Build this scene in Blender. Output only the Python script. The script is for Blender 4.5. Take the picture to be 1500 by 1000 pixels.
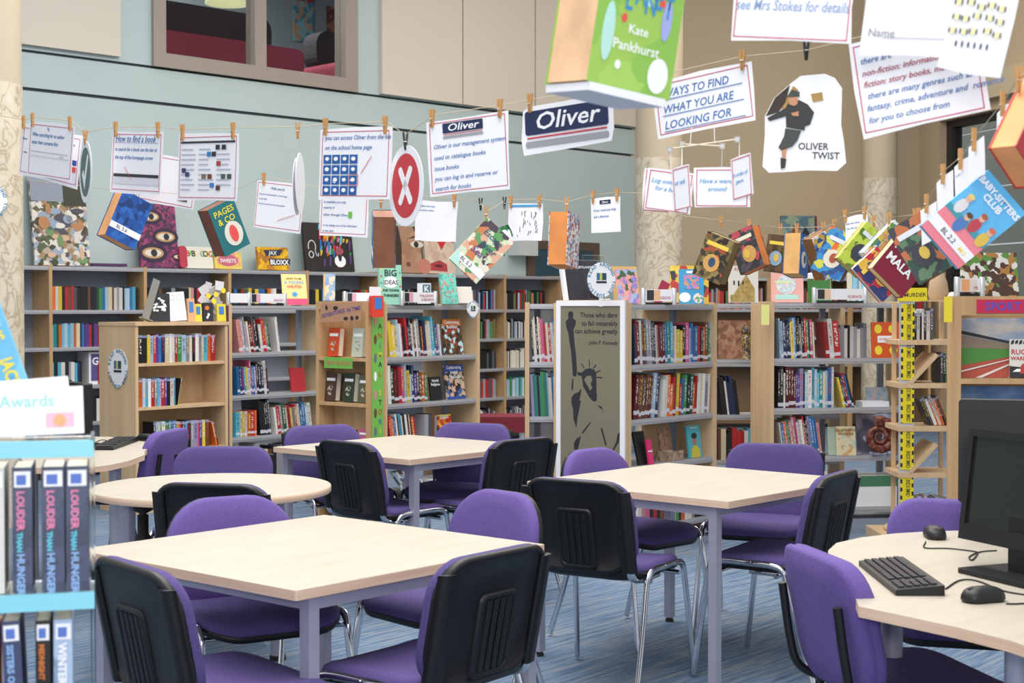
import bpy, bmesh, math, random
from mathutils import Vector, Matrix, Euler
for o in list(bpy.data.objects): bpy.data.objects.remove(o)
S = bpy.context.scene; C = S.collection
PI = math.pi
# ---------------------------------------------------------------- camera
F, PITCH, CH, G = 2200.0, 0.02273, 1.455, 0.70      # focal px, tilt, height, heading of the room axis
cd = bpy.data.cameras.new('camera'); cam = bpy.data.objects.new('camera', cd); C.objects.link(cam)
cam.location = (0, 0, CH); cam.rotation_euler = (PI/2-PITCH, 0, G-PI/2)
cd.sensor_width = 36; cd.lens = F/1500*36; cd.clip_start = .05; cd.clip_end = 200
cd.dof.use_dof = True; cd.dof.focus_distance = 6.8; cd.dof.aperture_fstop = 7.5
S.camera = cam
# ---------------------------------------------------------------- world and light
w = bpy.data.worlds.new('world'); S.world = w; w.use_nodes = True
bg = w.node_tree.nodes['Background']; bg.inputs[0].default_value = (.93, .96, 1, 1); bg.inputs[1].default_value = .62
vs = S.view_settings; vs.view_transform = 'Standard'; vs.look = 'None'; vs.exposure = .42; vs.gamma = 1; vs.use_curve_mapping = False
def cw(x, d, z=0):                                   # camera-floor coordinates (right, forward) to world
    return Vector((x*math.sin(G)+d*math.cos(G), -x*math.cos(G)+d*math.sin(G), z))
def area(loc, rot, sx, sy, p, col=(1, 1, 1)):  # makes the overhead room lamps and also the flash at the camera
    l = bpy.data.lights.new('ceiling_light', 'AREA'); l.shape = 'RECTANGLE'; l.size = sx; l.size_y = sy; l.energy = p; l.color = col
    o = bpy.data.objects.new('ceiling_light', l); C.objects.link(o); o.location = loc; o.rotation_euler = rot
area(cw(0, 3.0, 5.2), (0, 0, G), 4.5, 3, 190, (1, .97, .93))
area(cw(-1, 8.0, 5.6), (0, 0, G), 6, 3, 250, (1, .98, .96))
area(cw(2.5, 12.5, 5.8), (0, 0, G), 6, 3, 210, (1, .90, .76))
area(cw(.05, -.12, 1.72), (PI/2-PITCH, 0, G-PI/2), .3, .3, 34, (1, .98, .96))          # the camera's flash
# ---------------------------------------------------------------- helpers
def ray(px, py):
    x, y, z = (px-750)/F, 1.0, (500-py)/F
    c, s = math.cos(PITCH), math.sin(PITCH)
    return x, y*c+z*s, -y*s+z*c
def W(px, py, d):                                    # photo pixel at forward distance d
    x, y, z = ray(px, py); k = d/y
    return cw(x*k, d, CH+z*k)
def WZ(px, py, z0):                                  # photo pixel on a horizontal plane
    x, y, z = ray(px, py); k = (z0-CH)/z
    return cw(x*k, y*k, z0)
def ang(deg): return G-math.radians(deg)             # world angle of a direction given as degrees right of the view axis
def lin(h):
    if isinstance(h, str):
        h = h.lstrip('#'); h = [int(h[i:i+2], 16)/255 for i in (0, 2, 4)]
    return tuple((c/12.92 if c <= .04045 else ((c+.055)/1.055)**2.4) for c in h)+(1,)
M = {}
def mat(name, col, rough=.6, metal=0, **k):
    if name in M: return M[name]
    m = bpy.data.materials.new(name); m.use_nodes = True; b = m.node_tree.nodes['Principled BSDF']
    b.inputs['Base Color'].default_value = lin(col); b.inputs['Roughness'].default_value = rough; b.inputs['Metallic'].default_value = metal
    for a, v in k.items(): b.inputs[a.replace('_', ' ')].default_value = v
    M[name] = m; return m
def nd(m, t, **k):
    n = m.node_tree.nodes.new(t)
    for a, v in k.items(): setattr(n, a, v)
    return n
def lk(m, a, b): m.node_tree.links.new(a, b)
def ramp(m, fac, stops, interp='LINEAR'):
    r = nd(m, 'ShaderNodeValToRGB'); cr = r.color_ramp; cr.interpolation = interp
    while len(cr.elements) < len(stops): cr.elements.new(.5)
    for e, (p, c) in zip(cr.elements, stops): e.position = p; e.color = lin(c)
    lk(m, fac, r.inputs[0]); return r.outputs[0]
def texco(m, sc, kind='Object', rot=(0, 0, 0)):
    t = nd(m, 'ShaderNodeTexCoord'); mp = nd(m, 'ShaderNodeMapping'); mp.inputs['Scale'].default_value = sc; mp.inputs['Rotation'].default_value = rot
    lk(m, t.outputs[kind], mp.inputs[0]); return mp.outputs[0]
def noise_mat(name, stops, sc, nscale=5, rough=.6, bump=0, detail=4, dist=0, interp='LINEAR', kind='Object', rot=(0, 0, 0), metal=0):
    if name in M: return M[name]
    m = mat(name, 'ffffff', rough, metal); b = m.node_tree.nodes['Principled BSDF']
    n = nd(m, 'ShaderNodeTexNoise'); n.inputs['Scale'].default_value = nscale; n.inputs['Detail'].default_value = detail; n.inputs['Distortion'].default_value = dist
    lk(m, texco(m, sc, kind, rot), n.inputs['Vector']); lk(m, ramp(m, n.outputs[0], stops, interp), b.inputs['Base Color'])
    if bump:
        bp = nd(m, 'ShaderNodeBump'); bp.inputs['Strength'].default_value = bump; bp.inputs['Distance'].default_value = .01
        lk(m, n.outputs[0], bp.inputs['Height']); lk(m, bp.outputs[0], b.inputs['Normal'])
    return m
def art(name, cols, scale=9, rough=.45, detail=1.5, kind='Object', sc=(1, 1, 1)):
    """printed picture: patches of several colours"""
    if name in M: return M[name]
    m = mat(name, 'ffffff', rough); b = m.node_tree.nodes['Principled BSDF']; v = nd(m, 'ShaderNodeTexVoronoi'); v.inputs['Scale'].default_value = scale*2.6; v.inputs['Randomness'].default_value = 1
    co = texco(m, sc, kind); n = nd(m, 'ShaderNodeTexNoise'); n.inputs['Scale'].default_value = scale*4; lk(m, co, n.inputs['Vector']); mx = nd(m, 'ShaderNodeMixRGB'); mx.blend_type = 'LINEAR_LIGHT'; mx.inputs[0].default_value = .16/scale; lk(m, co, mx.inputs[1]); lk(m, n.outputs['Color'], mx.inputs[2]); lk(m, mx.outputs[0], v.inputs['Vector'])
    sp = nd(m, 'ShaderNodeSeparateColor'); lk(m, v.outputs['Color'], sp.inputs[0]); k = len(cols); lk(m, ramp(m, sp.outputs[0], [(i/k, c) for i, c in enumerate(cols)], 'CONSTANT'), b.inputs['Base Color']); return m
wood = noise_mat('beech_panel', [(.25, 'b08a60'), (.75, 'c9a678')], (1, 1, .08), 14, .5)
wood2 = noise_mat('pale_beech', [(.25, 'c2a27c'), (.75, 'd3b791')], (1, 1, .08), 14, .5)
top_m = noise_mat('maple_laminate', [(.2, 'b1a898'), (.8, 'beb6a7')], (1.2, 7, 1), 3, .38)
edge_m = noise_mat('beech_edging', [(.3, 'cfae94'), (.7, 'dfc2aa')], (1, 1, 30), 3, .5)
steel = mat('lilac_grey_steel', 'a2a2b4', .4, .25); shelfm = mat('grey_shelf_metal', 'b4b5bb', .4, .35); shelfd = mat('shelf_backing_blue_grey', '8f98a6', .6)
white = mat('white_plastic', 'e6e6ea', .4); paper = mat('white_paper', 'eeeef2', .5); black = mat('black_plastic', '0e0e11', .46); blackm = mat('black_matt', '0f0f12', .6)
chrome = mat('chrome', 'd8d8dc', .09, 1); alum = mat('brushed_aluminium', 'c6c8ca', .35, .7)
purple = noise_mat('purple_wool', [(.3, '483c70'), (.7, '574a82')], (1, 1, 1), 260, .95, .25); purple_b = noise_mat('violet_wool', [(.3, '5a4788'), (.7, '685698')], (1, 1, 1), 260, .95, .25)
glass = mat('clear_acrylic', 'f4f8fa', .06, 0, Transmission_Weight=1.0, IOR=1.2)
pages = mat('page_edges', 'e4dcc8', .8); red_line = mat('red_print', 'c0405a', .6); blue_ink = mat('blue_print', '4a74ae', .6); dark_ink = mat('dark_print', '26262c', .6); white_ink = mat('white_print', 'f2f2f4', .5); navy = mat('navy_print', '16264e', .45); red_p = mat('red_solid_print', 'c62f38', .5); grey_p = mat('grey_print', '9a9aa0', .5)
twine = mat('jute_twine', 'b8a88c', .9); pegw = mat('peg_wood', 'c09058', .7); pegk = mat('dark_peg', '23262e', .5)
purple_ink = mat('purple_print', '5a4a86', .6); teal_ink = mat('teal_print', '4aa0a8', .6); yellow_p = mat('yellow_print', 'ecd83a', .5); green_p = mat('green_print', '6cbf4e', .5)
grass_card = mat('grass_card', '74b850')
class MB:
    def __init__(s): s.v = []; s.f = []; s.m = []; s.sm = []
    def add(s, vs, fs, mi=0, smooth=False):
        n = len(s.v); s.v += [tuple(v) for v in vs]
        for f in fs: s.f.append([i+n for i in f]); s.m.append(mi); s.sm.append(smooth)
        return s
    def box(s, a, b, mi=0, T=None):
        (x0, y0, z0), (x1, y1, z1) = a, b
        vs = [Vector(p) for p in ((x0, y0, z0), (x1, y0, z0), (x1, y1, z0), (x0, y1, z0), (x0, y0, z1), (x1, y0, z1), (x1, y1, z1), (x0, y1, z1))]
        if T: vs = [T @ v for v in vs]
        return s.add(vs, [(0, 3, 2, 1), (4, 5, 6, 7), (0, 1, 5, 4), (1, 2, 6, 5), (2, 3, 7, 6), (3, 0, 4, 7)], mi)
    def prism(s, poly, a, b, axis='z', mi=0, smooth=False, inset=0):
        """extrude a 2D outline from a to b; axis z: (x,y), y: (x,z)"""
        P = (lambda p, h: (p[0], p[1], h)) if axis == 'z' else ((lambda p, h: (p[0], h, p[1])) if axis == 'y' else (lambda p, h: (h, p[0], p[1])))
        n = len(poly); vs = [P(p, a) for p in poly]+[P(p, b) for p in poly]
        flip = axis == 'y'
        fs = [list(range(n))[::-1], list(range(n, 2*n))]; sd = [(i, (i+1) % n, n+(i+1) % n, n+i) for i in range(n)]
        if flip: fs = [f[::-1] for f in fs]; sd = [f[::-1] for f in sd]
        s.add(vs, fs, mi); k = len(s.v)-2*n
        for f in sd: s.f.append([i+k for i in f]); s.m.append(mi); s.sm.append(smooth)
        return s
    def tube(s, pts, r, seg=8, mi=0, closed=False, flat=1.0):
        pts = [Vector(p) for p in pts]; n = len(pts); rings = []; up = Vector((0, 0, 1)); prev = None
        for i, p in enumerate(pts):
            t = (pts[min(i+1, n-1)]-pts[max(i-1, 0)]).normalized()
            if prev is None: a = t.cross(up); a = a if a.length > .05 else t.cross(Vector((0, 1, 0)))
            else: a = prev-t*prev.dot(t)
            a.normalize(); prev = a; b = t.cross(a)
            rings.append([p+(a*math.cos(2*PI*k/seg)*flat+b*math.sin(2*PI*k/seg))*(r[i] if isinstance(r, (list, tuple)) else r) for k in range(seg)])
        vs = [v for R in rings for v in R]
        fs = [(i*seg+k, i*seg+(k+1) % seg, (i+1)*seg+(k+1) % seg, (i+1)*seg+k) for i in range(n-1) for k in range(seg)]
        s.add(vs, fs, mi, True); return s.add(rings[0]+rings[-1], [list(range(seg))[::-1], list(range(seg, 2*seg))], mi)
    def lathe(s, prof, seg=20, mi=0, c=(0, 0)):
        vs = [(c[0]+r*math.cos(2*PI*k/seg), c[1]+r*math.sin(2*PI*k/seg), z) for r, z in prof for k in range(seg)]; n = len(prof)
        fs = [(i*seg+k, i*seg+(k+1) % seg, (i+1)*seg+(k+1) % seg, (i+1)*seg+k) for i in range(n-1) for k in range(seg)]
        s.add(vs, fs, mi, True); return s.add(vs[:seg]+vs[-seg:], [list(range(seg))[::-1], list(range(seg, 2*seg))], mi)
    def mesh(s, name, mats):
        me = bpy.data.meshes.new(name); me.from_pydata(s.v, [], s.f); me.update()
        for m in (mats if isinstance(mats, (list, tuple)) else [mats]): me.materials.append(m)
        me.polygons.foreach_set('material_index', s.m); me.polygons.foreach_set('use_smooth', s.sm)
        return me
    def build(s, name, mats, parent=None, loc=None, rot=None, label=None):
        return mk(name, s.mesh(name, mats), parent, loc, rot, label)
def mk(name, me, parent=None, loc=None, rot=None, label=None):
    o = bpy.data.objects.new(name, me); C.objects.link(o)
    if parent: o.parent = parent
    if loc is not None: o.location = loc
    if rot is not None: o.rotation_euler = rot
    if label: o['label'] = label
    return o
SEEN = {}
def tag(o, label, cat, group=None, kind=None):
    o['label'] = label; o['category'] = cat
    if group: o['group'] = group
    if kind: o['kind'] = kind
    if label in SEEN and not group: print('DUPLICATE LABEL', label)
    n = len(label.split())
    if n < 4 or n > 16: print('LABEL LENGTH', n, label)
    SEEN[label] = 1; return o
def thing(name, label, cat, loc=(0, 0, 0), rz=0, group=None, rot=None):
    o = bpy.data.objects.new(name, None); C.objects.link(o); o.empty_display_size = .1
    o.location = loc; o.rotation_euler = rot if rot is not None else (0, 0, rz); return tag(o, label, cat, group)
def struct(o): o['kind'] = 'structure'; return o
def rrect(x0, z0, x1, z1, r, n=5):
    """rounded rectangle; r = radius or (bottom-left, bottom-right, top-right, top-left)"""
    r = r if isinstance(r, (tuple, list)) else (r,)*4; out = []
    for (cx, cz, a, q) in ((x0+r[0], z0+r[0], PI, r[0]), (x1-r[1], z0+r[1], 1.5*PI, r[1]), (x1-r[2], z1-r[2], 0, r[2]), (x0+r[3], z1-r[3], PI/2, r[3])):
        for i in range(n+1): t = a+PI/2*i/n; out.append((cx+q*math.cos(t), cz+q*math.sin(t)))
    return out
def ell(cx, cz, a, b, n=24): return [(cx+a*math.cos(2*PI*i/n), cz+b*math.sin(2*PI*i/n)) for i in range(n)]
def smooth_path(pts, n=6):
    """Catmull-Rom through points"""
    P = [Vector(p) for p in pts]; P = [P[0]*2-P[1]]+P+[P[-1]*2-P[-2]]; out = []
    for i in range(1, len(P)-2):
        for k in range(n):
            t = k/n; a, b, c, d = P[i-1:i+3]
            out.append(.5*((2*b)+(c-a)*t+(2*a-5*b+4*c-d)*t*t+(3*b-a-3*c+d)*t**3))
    return out+[P[-2]]
TEXTS = []
def text(parent, body, size, x, z, m, y=-.0012, align='LEFT', shear=0, rot=0, name='lettering', bold=0, sx=1, track=1, line=1):
    cu = bpy.data.curves.new(name, 'FONT'); cu.body = body; cu.size = size; cu.align_x = align; cu.shear = shear; cu.resolution_u = 2; cu.offset = bold or size*.012; cu.space_character = track; cu.space_line = line
    cu.fill_mode = 'FRONT'; cu.materials.append(m)
    o = bpy.data.objects.new(name, cu); C.objects.link(o); o.parent = parent; o.location = (x, y, z); o.rotation_euler = (PI/2, -rot, 0); o.scale = (sx, 1, 1)
    TEXTS.append(o); return o
def bake_texts():
    bpy.context.view_layer.update(); dg = bpy.context.evaluated_depsgraph_get()
    for o in TEXTS:
        me = bpy.data.meshes.new_from_object(o.evaluated_get(dg)); n = bpy.data.objects.new('lettering', me); C.objects.link(n)
        n.parent = o.parent; n.location = o.location; n.rotation_euler = o.rotation_euler; n.scale = o.scale
        bpy.data.objects.remove(o)
def patch(parent, poly, m, y=-.001, name='print', t=.0008): return MB().prism(poly, y, y-t, 'y').build(name, m, parent)
def patchr(parent, x0, z0, x1, z1, m, y=-.001, name='print'): return patch(parent, [(x0, z0), (x1, z0), (x1, z1), (x0, z1)], m, y, name)
def copy_tree(o, parent=None):
    c = o.copy(); C.objects.link(c); c.parent = parent
    for ch in KIDS.get(o.name, []): copy_tree(ch, c)
    return c
KIDS = {}
def index_kids(o, allobs):
    ks = [c for c in allobs if c.parent == o]; KIDS[o.name] = ks
    for c in ks: index_kids(c, allobs)
# ================================================================ the setting
def onp(px, py, org, rz, y=0.0):
    """photo pixel -> local (x, z) on the vertical plane local-y = y of a frame"""
    T = Matrix.Translation(org) @ Matrix.Rotation(rz, 4, 'Z'); Ti = T.inverted()
    a = Ti @ Vector((0, 0, CH)); b = Ti @ W(px, py, 10.0); k = (y-a.y)/(b.y-a.y); p = a+(b-a)*k
    return p.x, p.z
carpet = mat('blue_carpet', '5a7494', .95); _b = carpet.node_tree.nodes['Principled BSDF']
_n1 = nd(carpet, 'ShaderNodeTexNoise'); _n1.inputs['Scale'].default_value = 1; _n1.inputs['Detail'].default_value = 6
lk(carpet, texco(carpet, (2.2, 42, 1)), _n1.inputs['Vector'])
_n2 = nd(carpet, 'ShaderNodeTexNoise'); _n2.inputs['Scale'].default_value = 1; _n2.inputs['Detail'].default_value = 3; lk(carpet, texco(carpet, (9, 110, 1)), _n2.inputs['Vector'])
_mx = nd(carpet, 'ShaderNodeMath', operation='MULTIPLY_ADD'); lk(carpet, _n2.outputs[0], _mx.inputs[0]); _mx.inputs[1].default_value = .55; lk(carpet, _n1.outputs[0], _mx.inputs[2])
lk(carpet, ramp(carpet, _mx.outputs[0], [(.5, '34455f'), (.68, '506985'), (.80, '62778e'), (.9, '7d858f'), (1, '76777f')]), _b.inputs['Base Color'])
struct(MB().box((-9, -14, -.1), (30, 22, 0)).build('floor', carpet))
teal_wall = noise_mat('pale_blue_green_paint', [(.3, 'b2c2c2'), (.7, 'b8c7c6')], (1, 1, 1), 1.2, .7); cream = mat('cream_panel', 'd6ccbe', .75); joint = mat('dark_joint', '4a5054', .8)
beige = mat('beige_paint', 'bba88c', .8); taupe = mat('taupe_frame', '9b8f84', .5)
P0 = cw(-4.12, 12.83); RW = ang(45)
WL = thing('wall_left', 'pale blue green wall with raised cream panels above the bookcases', 'wall', P0, RW); struct(WL); del WL['category']
wx0, wx1 = onp(222, 97, P0, RW)[0], onp(521, 137, P0, RW)[0]; wz0 = onp(222, 97, P0, RW)[1]; zg = onp(34, 132, P0, RW)[1]; zu = onp(34, 76, P0, RW)[1]
MB().box((-7, 0, 0), (8.3, .2, zg)).build('wall_panel', teal_wall, WL)
MB().box((-7, .03, zg), (8.3, .2, zg+.03)).build('shadow_gap', joint, WL)
MB().box((-7, 0, zg+.03), (8.3, .2, zu)).build('wall_panel', teal_wall, WL)
MB().box((-7, .03, zu), (8.3, .2, zu+.025)).build('shadow_gap', joint, WL)
u = MB(); u.box((-7, 0, zu+.025), (wx0, .2, 6.5)); u.box((wx1, 0, zu+.025), (8.3, .2, 6.5)); u.box((wx0, 0, zu+.025), (wx1, .2, wz0)); u.box((wx0, 0, wz0+1.9), (wx1, .2, 6.5)); u.build('wall_panel', teal_wall, WL)
for a, b, py in ((-3.5, onp(174, 84, P0, RW)[0], (34, 64)), (onp(560, 137, P0, RW, -.05)[0], onp(678, 150, P0, RW, -.05)[0], (560, 137)), (onp(679, 150, P0, RW, -.05)[0], onp(784, 165, P0, RW, -.05)[0], (560, 137)), (onp(785, 165, P0, RW, -.05)[0], 8.2, (560, 137))):
    z = onp(py[0], py[1], P0, RW, -.05)[1]; MB().box((a, -.05, z), (b-.008, 0, 6.4)).build('cream_panel', cream, WL)
# upper window and the lounge behind it
WN = thing('window_1', 'interior window in a taupe frame high on the pale wall', 'window', P0, RW); struct(WN); del WN['category']
mx0, mx1 = onp(371, 117, P0, RW)[0], onp(388, 119, P0, RW)[0]
f = MB(); f.box((wx0, -.04, wz0), (wx1, .14, wz0+.13)); f.box((wx0, -.04, wz0+.13), (wx0+.13, .14, wz0+1.9)); f.box((wx1-.16, -.04, wz0+.13), (wx1, .14, wz0+1.9)); f.box((wx0+.13, -.04, wz0+1.8), (wx1-.16, .14, wz0+1.9)); f.build('window_frame', taupe, WN)
MB().box((mx0, -.03, wz0+.13), (mx1, .12, wz0+1.8)).build('mullion', taupe, WN)
pane = mat('window_glass', 'dfe6e8', .03, 0, Transmission_Weight=1.0, IOR=1.15)
for a, b in ((wx0+.13, mx0), (mx1, wx1-.16)): MB().box((a, .04, wz0+.13), (b, .05, wz0+1.8)).build('pane', pane, WN)
rm = mat('lounge_wall', '8a9298', .8); R = MB(); R.box((wx0-2, 3.6, wz0-.6), (wx1+3, 3.7, wz0+2.2)); R.box((wx0-2, .2, wz0-.7), (wx1+3, 3.7, wz0-.6)); R.box((wx0-2, .2, wz0+2.2), (wx1+3, 3.7, wz0+2.3)); R.box((wx0-2.1, .2, wz0-.6), (wx0-2, 3.7, wz0+2.2)); R.box((wx1+3, .2, wz0-.6), (wx1+3.1, 3.7, wz0+2.2))
wb = R.build('wall_lounge', rm, None, P0, (0, 0, RW)); struct(wb)
crim = mat('dusty_red_upholstery', '96384c', .9); darkf = mat('dark_upholstery', '38343a', .9)
def sofa(x, y, L, label):
    s = thing('sofa', label, 'sofa', P0+Matrix.Rotation(RW, 3, 'Z') @ Vector((x, y, wz0-.12)), RW)
    MB().prism(rrect(0, .35, L, .62, .08), 0, .7, 'y').build('seat', crim, s); MB().prism(rrect(.05, .6, L-.05, 1.02, .16), .5, .75, 'y').build('backrest', darkf, s); MB().prism(rrect(0, .05, L, .33, .03), .03, .68, 'y').build('base', blackm, s)
    MB().tube([(0, -.03, .3), (L, -.03, .3)], .015, 6).build('rail', alum, s)
sofa(wx0+.5, .7, 1.75, 'red and dark lounge sofa behind the left window pane'); sofa(wx0+2.9, .9, 2.1, 'red lounge sofa behind the right window pane')
def at_wall(x, y, z): return P0+Matrix.Rotation(RW, 3, 'Z') @ Vector((x, y, z))
for px, py, ww, hh, cols, lb in ((445, 32, .32, .52, ['46809a', 'b08a72', '7fa8b4'], 'blue bordered poster on the lounge wall behind the window'), (446, 3, .3, .42, ['a03038', '8c92b0', '703840'], 'red and lilac poster above the blue bordered lounge poster'), (488, 35, .2, .44, ['5a2c30', '9a5a48'], 'dark red poster right of the blue bordered lounge poster')):
    x, z = onp(px, py, P0, RW, 3.58); tag(MB().prism([(-ww/2, -hh/2), (ww/2, -hh/2), (ww/2, hh/2), (-ww/2, hh/2)], 0, .015, 'y').build('poster', art('poster_'+cols[0], cols, 6), None, at_wall(x, 3.58, z), (0, 0, RW)), lb, 'poster')
x, z = onp(333, 6, P0, RW, 1.6); lamp = thing('pendant_lamp', 'pale glass pendant lamp seen through the left pane', 'lamp', at_wall(x, 1.6, z), RW)
MB().lathe([(.02, .3), (.2, .25), (.24, 0), (.235, 0), (.19, .24)], 20).build('lamp_shade', mat('lamp_shade_glow', 'e0dcae', .4, 0, Emission_Color=lin('e8e4b0'), Emission_Strength=.5), lamp); MB().tube([(0, 0, .29), (0, 0, .9)], .01, 6).build('cord', blackm, lamp)
lp = bpy.data.lights.new('lounge_ceiling_light', 'AREA'); lp.shape = 'RECTANGLE'; lp.size = 3; lp.size_y = 1.2; lp.energy = 130; lp.color = (1, .97, .92); lo = bpy.data.objects.new('lounge_ceiling_light', lp); C.objects.link(lo); lo.location = at_wall((wx0+wx1)/2, 1.9, wz0+2.15); lo.rotation_euler = (0, 0, RW)  # added unseen fill lamp that brightens the dark lounge interior
# beige end wall, angled right wall with its window
c0 = cw(1.50, 18.45); RB = ang(90)
wbk = MB().box((-.1, 0, 0), (3.9, .2, 6.5)).build('wall_back', beige, None, c0, (0, 0, RB)); struct(wbk)
c1 = cw(4.95, 18.6); RR = ang(164)                      # runs towards the camera, to the right
WR = thing('wall_right', 'beige wall with deep window beyond the sports display', 'wall', c1, RR); struct(WR); del WR['category']
ax, az = onp(1384, 186, c1, RR); lx, lz = onp(1351, 169, c1, RR)
m = MB(); m.box((-.6, 0, 0), (ax-.12, .3, 6.5)); m.box((ax-.12, 0, az+.08), (9, .3, 6.5)); m.box((ax-.12, 0, 0), (9, .3, 1.3)); m.build('wall_panel', beige, WR)
MB().box((lx, -.10, lz), (9, 0, lz+.3)).build('ledge', mat('ledge_paint', 'c0b094', .8), WR)
WI = thing('window_2', 'dark framed window in the beige right wall', 'window', c1, RR); struct(WI); del WI['category']
m = MB(); m.box((ax-.12, .1, 1.3), (ax, .24, az+.08)); m.box((ax, .1, az), (9, .24, az+.08)); m.box((ax+3.2, .1, 1.3), (ax+3.3, .24, az)); m.build('window_frame', mat('dark_window_frame', '2c2a2a', .5), WI)
MB().box((ax, .15, 1.3), (9, .16, az)).build('pane', pane, WI)
for k in range(8): MB().box((ax-7, 2.6, -.1+.82*k), (9, 2.65, .7+.82*k)).build('wall_panel', mat('pale_outer_panel', 'bdbcae', .8), WR)
# columns
marb = mat('marbled_column', 'c8bda8', .45); _b = marb.node_tree.nodes['Principled BSDF']; _n = nd(marb, 'ShaderNodeTexNoise'); _n.inputs['Scale'].default_value = 5; _n.inputs['Detail'].default_value = 3; _n.inputs['Distortion'].default_value = 1.6
lk(marb, texco(marb, (1, 1, .8)), _n.inputs['Vector']); lk(marb, ramp(marb, _n.outputs[0], [(.3, 'd2c8b4'), (.46, 'c9beaa'), (.5, 'a89a82'), (.54, 'c8bea9'), (.7, 'd0c7b5')]), _b.inputs['Base Color'])
plain = mat('column_paint', 'b9ab94', .7)
def column(px, d, r, label):
    p = W(px, 450, d); c = thing('column', label, 'column', (p.x, p.y, 0))
    MB().lathe([(r, 0), (r, 2.93)], 32).build('marbled_shaft', marb, c); MB().lathe([(r-.004, 2.93), (r-.004, 6.5)], 32).build('upper_shaft', plain, c)
column(-20, 10.0, .24, 'round marbled column at the left edge of the picture'); column(965, 15.0, .237, 'round marbled column behind the quotation panel'); column(1288, 17.3, .2, 'slim marbled column near the angled right wall')
# ================================================================ tables
def table(x, d, yaw, label, ia, ib):
    """ia/ib: how far the frame is set in along the two room directions at the near corner"""
    t = thing('square_table', label, 'table', cw(x, d), G-yaw, 'square reading tables')
    m = MB(); m.prism(rrect(-.5, -.5, .5, .5, .006, 2), .7035, .7295, 'z', 1); m.prism(rrect(-.499, -.499, .499, .499, .006, 2), .7294, .7302, 'z', 0); m.build('tabletop', [top_m, edge_m], t)
    x0, x1, y0, y1 = -.5+ia, .5-.03, -.5+ib, .5-.03
    a = MB(); a.box((x0, y0, .668), (x1, y0+.022, .703)); a.box((x0, y1-.022, .668), (x1, y1, .703)); a.box((x0, y0+.022, .668), (x0+.022, y1-.022, .703)); a.box((x1-.022, y0+.022, .668), (x1, y1-.022, .703)); a.build('apron_frame', steel, t)
    for lx in (x0-.004, x1-.032):
        for ly in (y0-.004, y1-.032):
            l = MB().box((lx, ly, .02), (lx+.036, ly+.036, .702)).build('leg', steel, t); MB().lathe([(.02, 0), (.02, .008), (.012, .02)], 10, 0, (lx+.018, ly+.018)).build('foot', blackm, l)
table(-.604, 4.532, .713, 'square maple table nearest the camera', .06, .018); table(.767, 6.293, .729, 'square maple table before the statue quotation panel', .016, .065); table(-.537, 7.837, .714, 'square maple table farthest back by the animal strip', .05, .02)
# ================================================================ chairs
def grid_surface(m, fn, nu, nv, mi=0):
    vs = [fn(i/nu, j/nv) for j in range(nv+1) for i in range(nu+1)]
    m.add(vs, [(j*(nu+1)+i, j*(nu+1)+i+1, (j+1)*(nu+1)+i+1, (j+1)*(nu+1)+i) for j in range(nv) for i in range(nu)], mi, True)
def loft(m, rings, mi=0, cap=True):
    n = len(rings[0]); vs = [v for r in rings for v in r]
    m.add(vs, [(i*n+k, i*n+(k+1) % n, (i+1)*n+(k+1) % n, (i+1)*n+k) for i in range(len(rings)-1) for k in range(n)], mi, True)
    if cap: m.add(list(rings[0])+list(rings[-1]), [list(range(n))[::-1], list(range(n, 2*n))], mi, True)
def back_pt(x, z, off):
    """point of the reclined, slightly curved backrest"""
    return (x, -.175-(z-.46)*.20-off-.035*(1-(x/.24)**2)*.8, z)
def padded(m, outline, steps, f, mi=0):
    """stack of scaled copies of an outline: steps = [(scale, offset)]"""
    cx = sum(p[0] for p in outline)/len(outline); cz = sum(p[1] for p in outline)/len(outline)
    loft(m, [[f(cx+(p[0]-cx)*s, cz+(p[1]-cz)*s, o) for p in outline] for s, o in steps], mi)
def seat_mesh():
    out = rrect(-.237, -.205, .237, .225, (.09, .09, .11, .11), 6)
    f = lambda x, y, o: (x, y, .445+o-.018*max(0, (y-.12)/.1)**2+.012*(x/.23)**2+.010*max(0, (-y-.12)/.1)**2)
    m = MB(); padded(m, out, [(.90, .0), (1.0, .010), (1.0, .018), (.975, .032), (.90, .040), (.6, .040), (.2, .037)], f); p = MB(); padded(p, out, [(.8, -.022), (.985, -.012), (1.005, .001), (1.005, .010), (.96, .012)], f)
    return m.mesh('seat', purple), p.mesh('seat_pan', black)
BR = rrect(-.235, .452, .235, .818, (.12, .12, .165, .165), 8)
BO = rrect(-.235, .452, .235, .815, (.12, .12, .10, .10), 6)
def back_cushion(mt, BO=BO):
    m = MB(); padded(m, BO, [(.97, .0), (.985, -.012), (.97, -.026), (.92, -.034), (.7, -.038), (.3, -.040)], back_pt); return m.mesh('backrest', mt)
def back_shell(BO=BO, k=.978):
    m = MB(); padded(m, BO, [(.97, -.002), (1.0*k, .0), (1.005*k, .012), (.98*k, .022), (.90, .024), (.89, .019), (.5, .018), (.2, .018)], back_pt)
    for s in (-1, 1):
        loft(m, [[back_pt(s*.172, z, .016), back_pt(s*.182, z, .034), back_pt(s*.222, z, .034), back_pt(s*.232, z, .012)] for z in ((.468, .5, .6, .7, .76, .775) if k > .97 else (.49, .52, .56, .6, .63, .64))])
    return m.mesh('back_shell', black)
def back_handle():
    m = MB(); out = rrect(-.075, .475, .075, .70, .02, 3); padded(m, out, [(1.05, .014), (1.0, .026), (.93, .026), (.9, .021)], back_pt)
    for k in range(4): loft(m, [[back_pt(-.05+.028*k, z, .018), back_pt(-.045+.028*k, z, .0245), back_pt(-.035+.028*k, z, .0245), back_pt(-.03+.028*k, z, .018)] for z in (.49, .6, .685)])
    return m.mesh('moulded_panel', black)
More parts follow.
